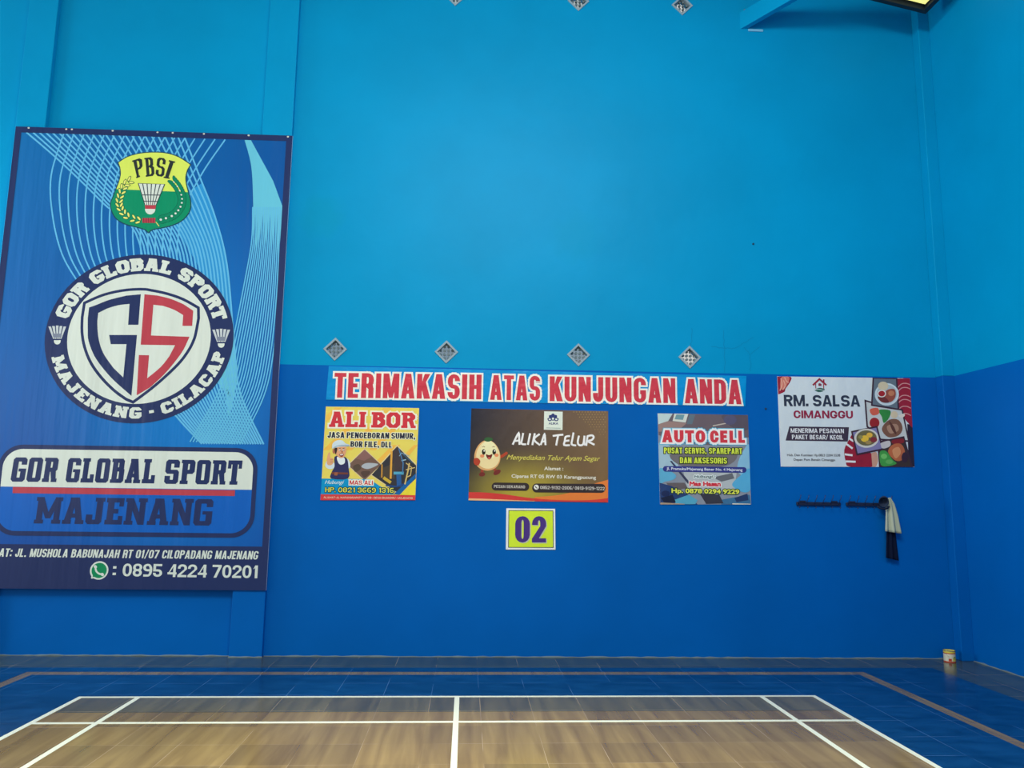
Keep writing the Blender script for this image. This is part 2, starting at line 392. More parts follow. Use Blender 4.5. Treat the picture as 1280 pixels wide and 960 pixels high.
# block slab letters drawn from convex pieces (unit height)
def ringsegs(x0, y0, x1, y1, tx, ty, c):
    ci = max(0.01, c-min(tx, ty)*0.45)
    o = dict(bl=(x0+c, y0), br=(x1-c, y0), rb=(x1, y0+c), rtp=(x1, y1-c), tr=(x1-c, y1), tl=(x0+c, y1), lt=(x0, y1-c), lb=(x0, y0+c))
    X0, Y0, X1, Y1 = x0+tx, y0+ty, x1-tx, y1-ty
    i = dict(bl=(X0+ci, Y0), br=(X1-ci, Y0), rb=(X1, Y0+ci), rtp=(X1, Y1-ci), tr=(X1-ci, Y1), tl=(X0+ci, Y1), lt=(X0, Y1-ci), lb=(X0, Y0+ci))
    q = lambda a, b: [o[a], o[b], i[b], i[a]]
    return dict(B=q('bl', 'br'), BR=q('br', 'rb'), R=q('rb', 'rtp'), TR=q('rtp', 'tr'), T=q('tr', 'tl'), TL=q('tl', 'lt'), L=q('lt', 'lb'), BL=q('lb', 'bl'))
def slab(ch, w, tx, ty, c, sf):
    R = lambda x0, y0, x1, y1: [(x0, y0), (x1, y0), (x1, y1), (x0, y1)]
    st = ty*0.85
    if ch == 'O': return list(ringsegs(0, 0, w, 1, tx, ty, c).values())
    if ch in 'GC':
        s = ringsegs(0, 0, w, 1, tx, ty, c); out = [s[k] for k in ('T', 'TL', 'L', 'BL', 'B', 'TR', 'BR')]
        out += [R(w-tx, 0.70 if ch == 'G' else 0.64, w, 1-c)]
        out += [R(w-tx, c, w, 0.54), R(w*0.46, 0.54-ty*.72, w, 0.54)] if ch == 'G' else [R(w-tx, c, w, 0.34)]
        return out
    if ch in 'RPB':
        y = 0.42 if ch != 'B' else 0.47
        t = ringsegs(sf, y, w-(0 if ch != 'B' else 0.03), 1, tx, ty, c)
        out = [R(sf, 0, sf+tx, 1), R(0, 1-st, sf+tx, 1), R(0, 0, sf+tx+(0 if ch == 'B' else sf*.2 if ch == 'R' else sf), st), R(sf, y, w-c, y+ty), R(sf, 1-ty, w-c, 1), t['R'], t['TR'], t['BR']]
        if ch == 'R': out += [[(w*0.5, y+ty*0.5), (w-tx*.85, 0), (w, 0), (w*0.5+tx, y+ty*0.5)], R(w-tx*.9-sf*.1, 0, w+sf*.5, st)]
        if ch == 'B':
            u = ringsegs(sf, 0, w, y+ty, tx, ty, c); out += [R(sf, 0, w-c, ty), u['R'], u['TR'], u['BR']]
        return out
    if ch == 'L': return [R(sf, 0, sf+tx, 1), R(0, 1-st, 2*sf+tx, 1), R(0, 0, w, ty), R(w-tx*0.75, 0, w, 0.34)]
    if ch == 'E': return [R(sf, 0, sf+tx, 1), R(0, 0, w, ty), R(0, 1-ty, w, 1), R(w-tx*.7, 0, w, 0.32), R(w-tx*.7, 0.68, w, 1), R(sf, 0.5-ty/2, w*0.72, 0.5+ty/2)]
    if ch == 'T': return [R(w/2-tx/2, 0, w/2+tx/2, 1), R(0, 1-ty, w, 1), R(0, 0.66, tx*.62, 1), R(w-tx*.62, 0.66, w, 1), R(w/2-tx/2-sf, 0, w/2+tx/2+sf, st)]
    if ch == 'I': return [R(sf, 0, sf+tx, 1), R(0, 0, 2*sf+tx, st), R(0, 1-st, 2*sf+tx, 1)]
    if ch == 'J':
        s = ringsegs(0, 0, w-sf, 1, tx, ty, c)
        return [R(w-sf-tx, c, w-sf, 1), s['BR'], s['B'], s['BL'], R(0, c, tx, 0.36), R(w-2*sf-tx, 1-st, w, 1)]
    if ch == 'A':
        a = w/2; t = tx*1.02
        return [[(sf*.6, 0), (sf*.6+t, 0), (a+t*.28, 1), (a-t*.62, 1)], [(w-sf*.6-t, 0), (w-sf*.6, 0), (a+t*.62, 1), (a-t*.28, 1)],
                R(w*0.26, 0.24, w*0.74, 0.24+ty*.9), R(0, 0, tx+sf*1.5, st), R(w-tx-sf*1.5, 0, w, st), R(a-t*.75, 1-st*.8, a+t*.62, 1)]
    if ch == 'M':
        t = tx*.92
        return [R(sf, 0, sf+t, 1), R(w-sf-t, 0, w-sf, 1), [(sf, 1), (w/2-t*.42, 0.2), (w/2+t*.42, 0.2), (sf+t*.95, 1)], [(w-sf-t*.95, 1), (w/2-t*.42, 0.2), (w/2+t*.42, 0.2), (w-sf, 1)],
                R(0, 0, t+2*sf, st), R(w-t-2*sf, 0, w, st), R(0, 1-st, sf+t*.8, 1), R(w-sf-t*.8, 1-st, w, 1)]
    if ch == 'N':
        t = tx*.9
        return [R(sf, 0, sf+t, 1), R(w-sf-t, 0, w-sf, 1), [(sf, 1), (w-sf-t*1.05, 0), (w-sf, 0), (sf+t*1.05, 1)],
                R(0, 0, t+2*sf, st), R(w-t-2*sf, 1-st, w, 1), R(0, 1-st, sf+t, 1)]
    if ch == 'S':
        a = ringsegs(0, 0.5-ty/2, w, 1, tx, ty, c); b = ringsegs(0, 0, w, 0.5+ty/2, tx, ty, c)
        return [a['T'], a['TL'], a['L'], a['BL'], a['TR'], R(w-tx, 0.67, w, 1-c), R(c, 0.5-ty/2, w-c, 0.5+ty/2), b['TR'], b['R'], b['BR'], b['B'], b['BL'], R(0, c, tx, 0.33)]
    if ch == '-': return [R(0, 0.36, w, 0.36+ty)]
    return []
WID = dict(I=0.52, M=1.42, N=1.18, A=1.16, J=0.95, L=0.95, E=0.95, T=1.02, B=1.0)
WID['-'] = 0.4
def slab_word(word, w=0.62, tx=0.24, ty=0.2, c=0.1, sf=0.06, gap=0.07, space=0.34):
    x = 0; out = []
    for ch in word:
        if ch == ' ': x += space; continue
        ww = w*WID.get(ch, 1.0)
        out.append((x, x+ww, slab(ch, ww, tx, ty, c, sf))); x += ww+gap
    return out, x-gap

# heavy upright capitals and digits drawn from convex pieces (unit height), round corners
def rring(x0, y0, x1, y1, tx, ty, rx, ry, n=4):
    ix, iy = max(0.015, rx-tx), max(0.015, ry-ty); d = {}
    X0, Y0, X1, Y1 = x0+tx, y0+ty, x1-tx, y1-ty
    for nm, cx, cy, jx, jy, a in (('TR', x1-rx, y1-ry, X1-ix, Y1-iy, 0), ('TL', x0+rx, y1-ry, X0+ix, Y1-iy, pi/2), ('BL', x0+rx, y0+ry, X0+ix, Y0+iy, pi), ('BR', x1-rx, y0+ry, X1-ix, Y0+iy, 1.5*pi)):
        ps = []
        for i in range(n):
            p, q = a+pi/2*i/n, a+pi/2*(i+1)/n
            ps.append([(cx+rx*cos(p), cy+ry*sin(p)), (cx+rx*cos(q), cy+ry*sin(q)), (jx+ix*cos(q), jy+iy*sin(q)), (jx+ix*cos(p), jy+iy*sin(p))])
        d[nm] = ps
    d['T'] = [[(x0+rx, y1), (x1-rx, y1), (X1-ix, Y1), (X0+ix, Y1)]]; d['B'] = [[(x0+rx, y0), (x1-rx, y0), (X1-ix, Y0), (X0+ix, Y0)]]
    d['L'] = [[(x0, y0+ry), (x0, y1-ry), (X0, Y1-iy), (X0, Y0+iy)]]; d['R'] = [[(x1, y0+ry), (x1, y1-ry), (X1, Y1-iy), (X1, Y0+iy)]]
    return d
def sans(ch, w, tx, ty):
    R = lambda x0, y0, x1, y1: [(x0, y0), (x1, y0), (x1, y1), (x0, y1)]
    rx, ry = min(w*0.48, tx*1.25), min(0.46, max(ty*1.35, tx*1.25))
    if w > 0.62: rx, ry = w*0.45, 0.43
    full = lambda *k: sum([O[x] for x in k], [])
    O = rring(0, 0, w, 1, tx, ty, rx, ry)
    def half(y0, y1):
        h = y1-y0; r = min(ry, h*0.48); return rring(0, y0, w, y1, tx, ty, rx, r)
    hi, lo = half(0.5-ty/2, 1), half(0, 0.5+ty/2)
    g = lambda D, *k: sum([D[x] for x in k], [])
    if ch in 'O0': return full('T', 'TL', 'L', 'BL', 'B', 'BR', 'R', 'TR')
    if ch == 'C': return full('T', 'TL', 'L', 'BL', 'B', 'BR', 'TR')+[R(w-tx, 0.68, w, max(0.69, 1-ry)), R(w-tx, min(ry, .31), w, 0.32)]
    if ch == 'G': return full('T', 'TL', 'L', 'BL', 'B', 'BR', 'TR')+[R(w-tx, 0.70, w, max(0.71, 1-ry)), R(w-tx, min(ry, 0.4), w, 0.5), R(w*0.52, 0.5-ty, w, 0.5)]
    if ch == 'D': return full('R', 'TR', 'BR')+[R(0, 0, tx, 1), R(0, 1-ty, w-rx, 1), R(0, 0, w-rx, ty)]
    if ch == 'U': return full('B', 'BL', 'BR')+[R(0, ry, tx, 1), R(w-tx, ry, w, 1)]
    if ch == 'J': return full('B', 'BL', 'BR')+[R(0, ry, tx, max(ry+0.01, 0.36)), R(w-tx, ry, w, 1)]
    if ch in 'RPB':
        y = 0.42 if ch != 'B' else 0.46; D = rring(0, y, w*(1 if ch != 'B' else 0.97), 1, tx, ty, rx, min(ry, (1-y)*0.48)); W2 = w*(1 if ch != 'B' else 0.97)
        o = [R(0, 0, tx, 1), R(0, 1-ty, W2-rx, 1), R(0, y, W2-rx, y+ty)]+g(D, 'R', 'TR', 'BR')
        if ch == 'R': o += [[(w-tx*1.04, 0), (w+0.02, 0), (w*0.5+tx*.62, y+ty*0.4), (w*0.5-tx*.38, y+ty*0.4)]] if w > 0.62 else [R(w-tx, 0, w, y-0.02), [(w*0.45, y), (w-tx, y-0.06), (w, y-0.05), (w*0.9, y+ty)]]
        if ch == 'B':
            D = rring(0, 0, w, y+ty, tx, ty, rx, min(ry, (y+ty)*0.48)); o += [R(0, 0, w-rx, ty), R(0, y, w-rx, y+ty)]+g(D, 'R', 'TR', 'BR')
        return o
    if ch == 'E': return [R(0, 0, tx, 1), R(0, 0, w*.92, ty), R(0, 1-ty, w*.92, 1), R(0, 0.5-ty/2, w*0.84, 0.5+ty/2)]
    if ch == 'F': return [R(0, 0, tx, 1), R(0, 1-ty, w*.9, 1), R(0, 0.46-ty/2, w*0.8, 0.46+ty/2)]
    if ch == 'L': return [R(0, 0, tx, 1), R(0, 0, w*.88, ty)]
    if ch == 'T': return [R(w/2-tx/2, 0, w/2+tx/2, 1), R(0, 1-ty, w, 1)]
    if ch == 'I': return [R(0, 0, tx, 1)]
    if ch == 'H': return [R(0, 0, tx, 1), R(w-tx, 0, w, 1), R(0, 0.5-ty/2, w, 0.5+ty/2)]
    if ch == 'K': return [R(0, 0, tx, 1), [(tx*.9, 0.32), (tx*.9, 0.62), (w-tx*1.08, 1), (w, 1)], [(w-tx*1.1, 0), (w+0.02, 0), (w*0.5+tx*.45, 0.68), (w*0.5-tx*.5, 0.5)]]
    if ch == 'A': return [[(0, 0), (tx*1.02, 0), (w/2+tx*.3, 1), (w/2-tx*.56, 1)], [(w-tx*1.02, 0), (w, 0), (w/2+tx*.56, 1), (w/2-tx*.3, 1)], R(w*0.24, 0.19, w*0.76, 0.19+ty*.9)]
    if ch == 'V': return [[(0, 1), (tx*1.02, 1), (w/2+tx*.3, 0), (w/2-tx*.56, 0)], [(w-tx*1.02, 1), (w, 1), (w/2+tx*.56, 0), (w/2-tx*.3, 0)]]
    if ch == 'M': return [R(0, 0, tx*.9, 1), R(w-tx*.9, 0, w, 1), [(0, 1), (w/2-tx*.36, 0.02), (w/2+tx*.36, 0.02), (tx*1.1, 1)], [(w-tx*1.1, 1), (w/2-tx*.36, 0.02), (w/2+tx*.36, 0.02), (w, 1)]]
    if ch == 'N': return [R(0, 0, tx*.92, 1), R(w-tx*.92, 0, w, 1), [(0, 1), (w-tx, 0), (w, 0), (tx, 1)]]
    if ch == 'S': return g(hi, 'T', 'TL', 'L', 'BL', 'TR')+[R(w-tx, 0.72, w, 0.74), R(rx, 0.5-ty/2, w-rx, 0.5+ty/2)]+g(lo, 'TR', 'R', 'BR', 'B', 'BL')+[R(0, min(ry, 0.26), tx, 0.28)]
    if ch == '1': return [R(w*.92-tx, 0, w*.92, 1), [(w*.1, 0.70), (w*.92-tx*.5, 0.84), (w*.92-tx*.5, 1), (w*.92-tx, 1)]]
    if ch == '2': return g(hi, 'T', 'TL', 'TR')+[R(w-tx, 0.62, w, 1-min(ry, 0.27)), R(0, 0.66, tx, 1-min(ry, 0.27)), [(0, ty*.9), (tx*1.15, ty*.9), (w, 0.62), (w-tx, 0.62)], R(0, 0, w, ty)]
    if ch == '3': return g(hi, 'T', 'TR', 'R', 'BR', 'TL')+g(lo, 'TR', 'R', 'BR', 'B', 'BL')+[R(w*0.3, 0.5-ty/2, w-rx, 0.5+ty/2), R(0, 0.68, tx, 1-min(ry, 0.27)), R(0, min(ry, 0.27), tx, 0.32)]
    if ch == '4': return [R(w*.9-tx, 0, w*.9, 1), R(0, 0.2, w, 0.2+ty), [(0, 0.2), (tx*.9, 0.2+ty), (w*.9-tx*.4, 1), (w*.9-tx, 1)]]
    if ch == '5': return [R(0, 1-ty, w*.95, 1), R(0, 0.46, tx, 1), R(0, 0.5-ty/2, w-rx, 0.5+ty/2), R(0, min(ry, 0.27), tx, 0.31)]+g(lo, 'TR', 'R', 'BR', 'B', 'BL')
    if ch == '6': return full('T', 'TL', 'L', 'BL')+[R(w-rx, 1-ty, w*.94, 1), R(rx*.6, 0.5-ty/2, w-rx, 0.5+ty/2)]+g(lo, 'TR', 'R', 'BR', 'B')
    if ch == '9': return full('B', 'BR', 'R', 'TR')+[R(w*.06, 0, rx, ty), R(rx, 0.5-ty/2, w-rx*.6, 0.5+ty/2)]+g(hi, 'TL', 'L', 'BL', 'T')
    if ch == '7': return [R(0, 1-ty, w, 1), [(w*.18, 0), (w*.18+tx*1.05, 0), (w, 1-ty*.9), (w-tx*1.1, 1-ty*.9)]]
    if ch == '8': return g(hi, 'T', 'TL', 'L', 'BL', 'B', 'BR', 'R', 'TR')+g(lo, 'TL', 'L', 'BL', 'B', 'BR', 'R', 'TR')
    if ch == '/': return [[(0, -0.05), (tx*.7, -0.05), (w, 1.05), (w-tx*.7, 1.05)]]
    if ch == '-': return [R(0, 0.36, w, 0.36+ty)]
    if ch == '.': return [R(0, 0, tx, tx)]
    if ch == ',': return [R(0, 0, tx, tx), [(tx*.3, -tx*.7), (tx*.7, -tx*.5), (tx, 0), (tx*.3, 0)]]
    if ch == ':': return [R(0, 0.08, tx, 0.08+tx), R(0, 0.62, tx, 0.62+tx)]
    return []
SW = dict(M=1.3, A=1.1, K=1.06, N=1.03, O=1.02, G=1.04, E=0.9, L=0.86, F=0.88, T=0.95, J=0.86, V=1.06)
SW.update({'1': 0.62, '-': 0.55, '/': 0.75})
def sans_word(word, aspect, tx, ty, gap, space):
    """letters set to fill the given width; stems keep their thickness"""
    fix = 0; tot = 0
    for c in word:
        if c == ' ': fix += space-gap
        elif c in 'I.,:': fix += tx+gap
        else: tot += SW.get(c, 1.0); fix += gap
    fix -= gap; w = max(0.12, (aspect-fix)/max(tot, 0.01)); tx2 = min(tx, w*0.42)
    x = 0; out = []
    for c in word:
        if c == ' ': x += space-gap; continue
        ww = tx if c in 'I.,:' else w*SW.get(c, 1.0)
        out.append((x, x+ww, sans(c, ww, tx if c in 'I.,:' else tx2, ty))); x += ww+gap
    return out, max(1e-6, x-gap)

class Sheet:
    """A printed sheet hanging on the back wall; its parts are layers of print."""
    E = 0.0005
    def __init__(s, name, d, quad, bump, label, catg, group=None):
        s.d = d; s.bump = bump; s.q = [wl(p, d) for p in quad] if not isinstance(quad[0][0], tuple) else [p[0] for p in quad]
        s.s0 = sum(p[0] for p in s.q)/4; s.z0 = min(p[1] for p in s.q)
        s.root = empty(name, W(s.s0, s.z0, 0), PHI); tag(s.root, label, catg, group)
        s.mb = None
    k = 0
    def loc(s, p, l): return (p[0]-s.s0, -(s.d+l*s.E), p[1]-s.z0)
    def clip(s, pts):                                # keep the print on its sheet
        q = s.q if poly_area(s.q) > 0 else s.q[::-1]
        for i in range(len(q)):
            a, b = q[i], q[(i+1) % len(q)]; f = lambda p: (b[0]-a[0])*(p[1]-a[1])-(b[1]-a[1])*(p[0]-a[0])
            out = []
            for j in range(len(pts)):
                p, r = pts[j-1], pts[j]; fp, fr = f(p), f(r)
                if (fp >= 0) != (fr >= 0): out.append(lerp2(p, r, fp/(fp-fr)))
                if fr >= 0: out.append(r)
            pts = out
            if len(pts) < 3: return []
        return pts
    def p(s, px): return wl(px, s.d)
    def P(s, pts): return [wl(q, s.d) for q in pts]
    def begin(s): s.mb = MB(); return s
    def face(s, pts, c, l):                          # pts in wall metres
        if poly_area(pts) < 0: pts = pts[::-1]
        pts = s.clip(pts)
        if not pts: return
        s.k = (s.k+1) % 30; l = l+s.k*0.03              # neighbouring pieces of one layer never share a plane
        s.mb.add([s.loc(q, l) for q in pts], [tuple(range(len(pts)))], c if isinstance(c, bpy.types.Material) else vin(c, s.bump))
    def px(s, pts, c, l): s.face(s.P(pts), c, l)
    def pxs(s, pts, wd, c, l):                       # polyline in photo points, width in metres
        for f in stroke2(s.P(pts), wd): s.face(f, c, l)
    def mid(s, bl, br, h):
        a, b = s.p(bl), s.p(br); e = s.p((bl[0], bl[1]-h)); g = s.p((br[0], br[1]-h))
        return a, b, (a[0], e[1]), (b[0], g[1])
    def quadmap(s, q):
        a, b, c, d = [Vector(x) for x in q]          # bl br tl tr
        return lambda u, v: tuple((a*(1-u)+b*u)*(1-v)+(c*(1-u)+d*u)*v)
    def text(s, body, bl, br, h, c, l, bold=0.03, shear=0.0, out=(), sh=None, q=None, tx=0.2, ty=0.165, gap=0.075, space=0.3):
        q = q or s.mid(bl, br, h); f = s.quadmap(q)
        Wd = (Vector(q[1])-Vector(q[0])).length; H = (Vector(q[2])-Vector(q[0])).length; A = Wd/H
        if sh: q2 = [(a[0]+sh[0], a[1]+sh[1]) for a in q]; s.text(body, None, None, None, sh[2], l-1, bold, shear, q=q2, tx=tx, ty=ty, gap=gap, space=space)
        if body.upper() == body and body != 'ALIKA':  # capitals and digits
            let, tot = sans_word(body, A, tx, ty, gap, space)
            for i, (g, oc) in enumerate(list(out)+[(0, c)]):
                for x0, x1, ps in let:
                    for pl in ps:
                        pts = [f((x0+a+shear*(b-.5))/tot, b) for a, b in pl]
                        s.face(grow(pts, g) if g else pts, oc, l+i)
            return
        for i, (g, oc) in enumerate(out):            # outlines, widest first: same letters grown by g metres
            vs, fs = glyphs(body, bold, shear, A, g/H); s._put(vs, fs, f, oc, l+i)
        vs, fs = glyphs(body, bold, shear, A); s._put(vs, fs, f, c, l+len(out))
    def _put(s, vs, fs, f, c, l):
        m = c if isinstance(c, bpy.types.Material) else vin(c, s.bump)
        n0 = min([i for g in fs[-1:] for i in g]) if False else (4*sum(1 for g in fs if len(g) == 4 and g[3]-g[0] == 3 and g[1]-g[0] == 1))
        n0 = len(vs)-n0
        s.mb.add([s.loc(f(u, v), l+(0.03*(1+((i-n0)//4) % 28) if i >= n0 else 0)) for i, (u, v) in enumerate(vs)], fs, m)
    def slabtext(s, word, bl, br, h, col, l, grow_by=(), shear=0.0, q=None, **kw):
        q = q or s.mid(bl, br, h); f = s.quadmap(q); let, tot = slab_word(word, **kw)
        H = (Vector(q[2])-Vector(q[0])).length
        sets = [(g, oc) for g, oc in grow_by]+[(0, col)]
        for i, (g, oc) in enumerate(sets):
            for x0, x1, ps in let:
                for pl in ps:
                    pts = [f((x0+a+shear*(b-.5))/tot, b) for a, b in pl]
                    s.face(grow(pts, g) if g else pts, oc, l+i)
    def end(s, name, parent=None, label=None):
        o = s.mb.build(name, parent or s.root, label, fix=False); s.mb = None
        return o
    def sheet(s, front, edge=(225, 228, 228), name='sheet', back=0.001, label=None):
        s.begin(); a = s.q if poly_area(s.q) > 0 else s.q[::-1]
        n = len(a); vs = [s.loc(p, 0) for p in a]+[(p[0]-s.s0, -back, p[1]-s.z0) for p in a]
        me = vin(edge, s.bump)
        s.mb.add(vs, [tuple(range(n))], front if isinstance(front, bpy.types.Material) else vin(front, s.bump))
        s.mb.add(vs, [tuple(range(2*n-1, n-1, -1))]+[(i, n+i, n+(i+1) % n, (i+1) % n) for i in range(n)], me)
        return s.end(name, label=label)
def crop(ox, oy, k): return lambda x, y: (ox+x/k, oy+y/k)
def lerp2(a, b, t): return (a[0]+(b[0]-a[0])*t, a[1]+(b[1]-a[1])*t)

NAVY = (30, 46, 92); WHITE = (207, 218, 210); RED = (178, 62, 76)
def grad_mat(name, cols, glow=None, bump='banner'):   # printed gradient: cols at (x, z) corners bl, br, tl, tr
    m = bpy.data.materials.new(name); m.use_nodes = True
    nt = m.node_tree; b = nt.nodes['Principled BSDF']; L = nt.links.new
    b.inputs['Roughness'].default_value = 0.3 if bump == 'banner' else 0.42; b.inputs['Specular IOR Level'].default_value = 0.28 if bump == 'banner' else 0.2
    tc = N(nt, 'ShaderNodeTexCoord'); sp = N(nt, 'ShaderNodeSeparateXYZ'); L(tc.outputs['Generated'], sp.inputs[0])
    def mix(fac, a, c):
        n = N(nt, 'ShaderNodeMix', data_type='RGBA'); L(fac, n.inputs[0])
        for k, v in ((6, a), (7, c)):
            if isinstance(v, tuple): n.inputs[k].default_value = rgb(v)
            else: L(v, n.inputs[k])
        return n.outputs[2]
    o = mix(sp.outputs[2], mix(sp.outputs[0], cols[0], cols[1]), mix(sp.outputs[0], cols[2], cols[3]))
    if glow:
        gx, gz, r, gc = glow
        cb = N(nt, 'ShaderNodeCombineXYZ'); L(sp.outputs[0], cb.inputs[0]); L(sp.outputs[2], cb.inputs[2])
        ds = N(nt, 'ShaderNodeVectorMath', operation='DISTANCE'); L(cb.outputs[0], ds.inputs[0]); ds.inputs[1].default_value = (gx, 0, gz)
        mr = N(nt, 'ShaderNodeMapRange', interpolation_type='SMOOTHSTEP'); L(ds.outputs['Value'], mr.inputs[0]); mr.inputs[1].default_value = 0; mr.inputs[2].default_value = r; mr.inputs[3].default_value = 1; mr.inputs[4].default_value = 0
        o = mix(mr.outputs[0], o, gc)
    L(o, b.inputs['Base Color']); vinyl_bump(nt, b, bump)
    return m

# ------------------------------------------------------------------ the large blue banner on the left
def big_banner():
    S = Sheet('hanging_banner', 0.078, [(((-4.998, 0.662)),), (((-1.986, 0.662)),), (((-1.982, 5.608)),), (((-4.996, 5.612)),)], 'banner',
              'tall blue vinyl banner with round emblem covering the left of the back wall', 'banner')
    S.sheet(grad_mat('banner_gradient', ((14, 72, 156), (0, 80, 166), (10, 106, 172), (0, 80, 152)), (0.66, 0.40, 0.55, (0, 116, 194))), back=0.063)
    r = S.root
    s0, s1, z0, z1 = -4.996, -1.984, 0.664, 5.608
    # flowing pattern of pale lines
    S.begin(); LB = (92, 178, 222); TE = (96, 186, 212); c1 = crop(0, 140, 3.368); c2 = crop(0, 300, 3.368)
    def bundle(A, B, n, wd, col, l, keep=None):
        a = cat(A, 7); b = cat(B, 7)
        for i in range(n):
            t = i/(n-1.0); S.pxs([lerp2(p, q, t) for p, q in zip(a, b)], wd, col, l)
    A0 = [c1(112, 86), c1(250, 205), c1(430, 380), c1(590, 560), c2(640, 600), c2(745, 745), c2(850, 858)]
    A1 = [c1(775, 100), c1(840, 270), c1(905, 440), c1(955, 640), c2(985, 420), c2(1010, 640), c2(1110, 860)]
    S.px([c1(690, 400), c1(850, 300), c1(905, 440), c1(955, 640), c1(976, 880), c1(900, 760)], (40, 142, 206), 1)
    bundle(A0, A1, 25, 0.018, LB, 2)
    B0 = [c1(268, 92), c1(215, 270), c1(222, 440), c1(262, 600), c2(330, 180)]
    B1 = [c1(948, 116), c1(850, 260), c1(770, 420), c1(745, 600), c2(760, 200)]
    bundle(B0, B1, 17, 0.016, LB, 1)
    # solid ribbon and the lines it breaks into
    S.px(cat([c1(1030, 118), c1(1058, 230), c1(1066, 380), c1(1064, 432)], 6) + [c1(1190, 432), c1(1190, 400)]+cat([c1(1150, 290), c1(1090, 180), c1(1057, 119)], 6), TE, 1)
    for i in range(12):
        x = 1064+i*10.5; S.px([c1(x, 431), c1(x+10.5, 431), c1(x+3-i*0.3, 560+(i*53 % 70))], TE, 1)
    C0 = [c1(1064, 400), c2(1060, 0), c2(1035, 150), c2(985, 400), c2(930, 620), c2(800, 850)]
    C1 = [c1(1188, 400), c2(1183, 0), c2(1172, 250), c2(1150, 480), c2(1110, 660), c2(1010, 860)]
    bundle(C0, C1, 17, 0.012, (94, 182, 220), 3)
    S.px(cat([c2(975, 330), c2(985, 470), c2(1000, 560), c2(965, 740), c2(945, 640), c2(890, 560), c2(945, 470)], 4, True), TE, 2)
    S.end('wave_pattern', label='pale blue flowing line pattern')
    # navy border and foot bar
    zb = S.p((200, 682))[1]; t = 0.066
    S.begin()
    for a, b, c, d in ((s0, s1, z1-t, z1), (s0, s0+t, z0, z1), (s1-t, s1, z0, z1), (s0, s1, z0, zb)):
        S.face([(a, c), (b, c), (b, d), (a, d)], NAVY, 4)
    S.end('border', label='navy border with a deep foot bar')
    for px in (36, 83, 90, 141, 197, 216, 255, 311, 360):
        S.begin(); p = S.p((px, 159.5+(px-20)*0.034)); S.face(ell(p[0], min(p[1], z1-0.012), 0.012, 0.010, 10), (190, 195, 190), 6); S.end('rivet')
    # shield crest
    k = crop(130, 180, 8)
    K = lambda *a: [k(*q) for q in a]
    S.begin()
    out = cat(K((135, 185), (230, 125), (350, 90), (480, 78), (620, 85), (750, 125), (875, 205)), 5) + \
        cat(K((840, 265), (825, 330), (830, 400), (850, 480), (872, 570), (870, 650), (835, 720), (770, 780), (680, 820), (580, 845), (490, 862), (445, 895)), 4) + \
        cat(K((410, 862), (330, 838), (220, 810), (130, 760), (80, 690), (60, 600), (85, 530), (115, 450), (145, 370), (160, 300), (155, 240)), 4)
    o = S.P(out); S.face(o, (20, 70, 90), 5); i = grow(o, -0.011); S.face(i, (208, 226, 96), 6)
    zc = lambda x: S.p(k(x, 445+0.022*x))[1]
    low = [q for q in i if q[1] < S.p(k(400, 455))[1]]
    cx = sum(q[0] for q in low)/len(low); czz = sum(q[1] for q in low)/len(low)
    low.sort(key=lambda q: math.atan2(q[1]-czz, q[0]-cx)); S.face(low, (0, 138, 98), 7)
    crest = S.end('shield_crest', label='yellow and green shield crest')
    S.begin(); DK = (38, 48, 48)
    kw = dict(w=0.46, tx=0.15, ty=0.09, c=0.11, sf=0.05)
    for ch, q in (('P', ((325, 344), (395, 318), (282, 168), (380, 138))), ('B', ((420, 330), (508, 318), (404, 142), (494, 130))),
                  ('S', ((515, 318), (600, 332), (536, 135), (622, 146))), ('I', ((596, 340), (652, 350), (652, 162), (712, 178)))):
        S.slabtext(ch, None, None, None, DK, 9, q=[S.p(k(*x)) for x in q], **kw)
    S.end('crest_lettering', crest, 'dark serif letters')
    S.begin()
    S.px(K((340, 393), (614, 403), (526, 614), (408, 612)), (40, 55, 70), 9)
    for j in range(6):
        u0, u1 = j/6+0.02, (j+1)/6-0.02
        S.px([lerp2(k(345, 398), k(608, 406), u0), lerp2(k(345, 398), k(608, 406), u1), lerp2(k(412, 612), k(522, 612), u1-0.01), lerp2(k(412, 612), k(522, 612), u0+0.01)], WHITE, 10)
    for y, a, b in ((512, 385, 562), (575, 402, 540)): S.px(K((a, y-5), (b, y-3), (b, y+5), (a, y+3)), (40, 55, 70), 11)
    S.px(K((410, 614), (522, 614), (516, 652), (416, 650)), RED, 11)
    S.px([k(412, 650)]+[k(464+52*cos(a), 652+54*sin(a)) for a in [pi-pi*j/12 for j in range(13)]][::1], WHITE, 11)
    S.px(K((385, 742), (516, 740), (514, 792), (386, 790)), RED, 11)
    for j in range(5): S.px(K((398+24*j, 741), (403+24*j, 741), (403+24*j, 791), (398+24*j, 791)), (80, 40, 55), 12)
    S.px(K((516, 782), (524, 778), (558, 822), (548, 826)), (200, 200, 110), 11)
    S.end('shuttlecock', crest, 'white shuttlecock with a red band')
    S.begin(); sp = cat([(300, 348), (222, 398), (178, 480), (152, 570), (168, 650), (232, 725), (345, 765)], 2)
    for j in range(1, len(sp)):
        a = math.atan2(sp[j][1]-sp[j-1][1], sp[j][0]-sp[j-1][0])
        for sd in (-1, 1):
            x, y = sp[j][0]-sin(a)*sd*21, sp[j][1]+cos(a)*sd*21
            e = [k(*q) for q in ell(x, y, 33, 15, 10, a-sd*0.6)]; S.px(e, (30, 95, 60), 8); S.px([k(*q) for q in ell(x, y, 25, 9.5, 10, a-sd*0.6)], (226, 226, 118), 9)
    S.end('wheat_sprig', crest, 'yellow ear of wheat')
    S.begin(); sp = cat([(672, 350), (735, 425), (775, 510), (780, 590), (745, 665), (680, 722), (570, 758)], 4)
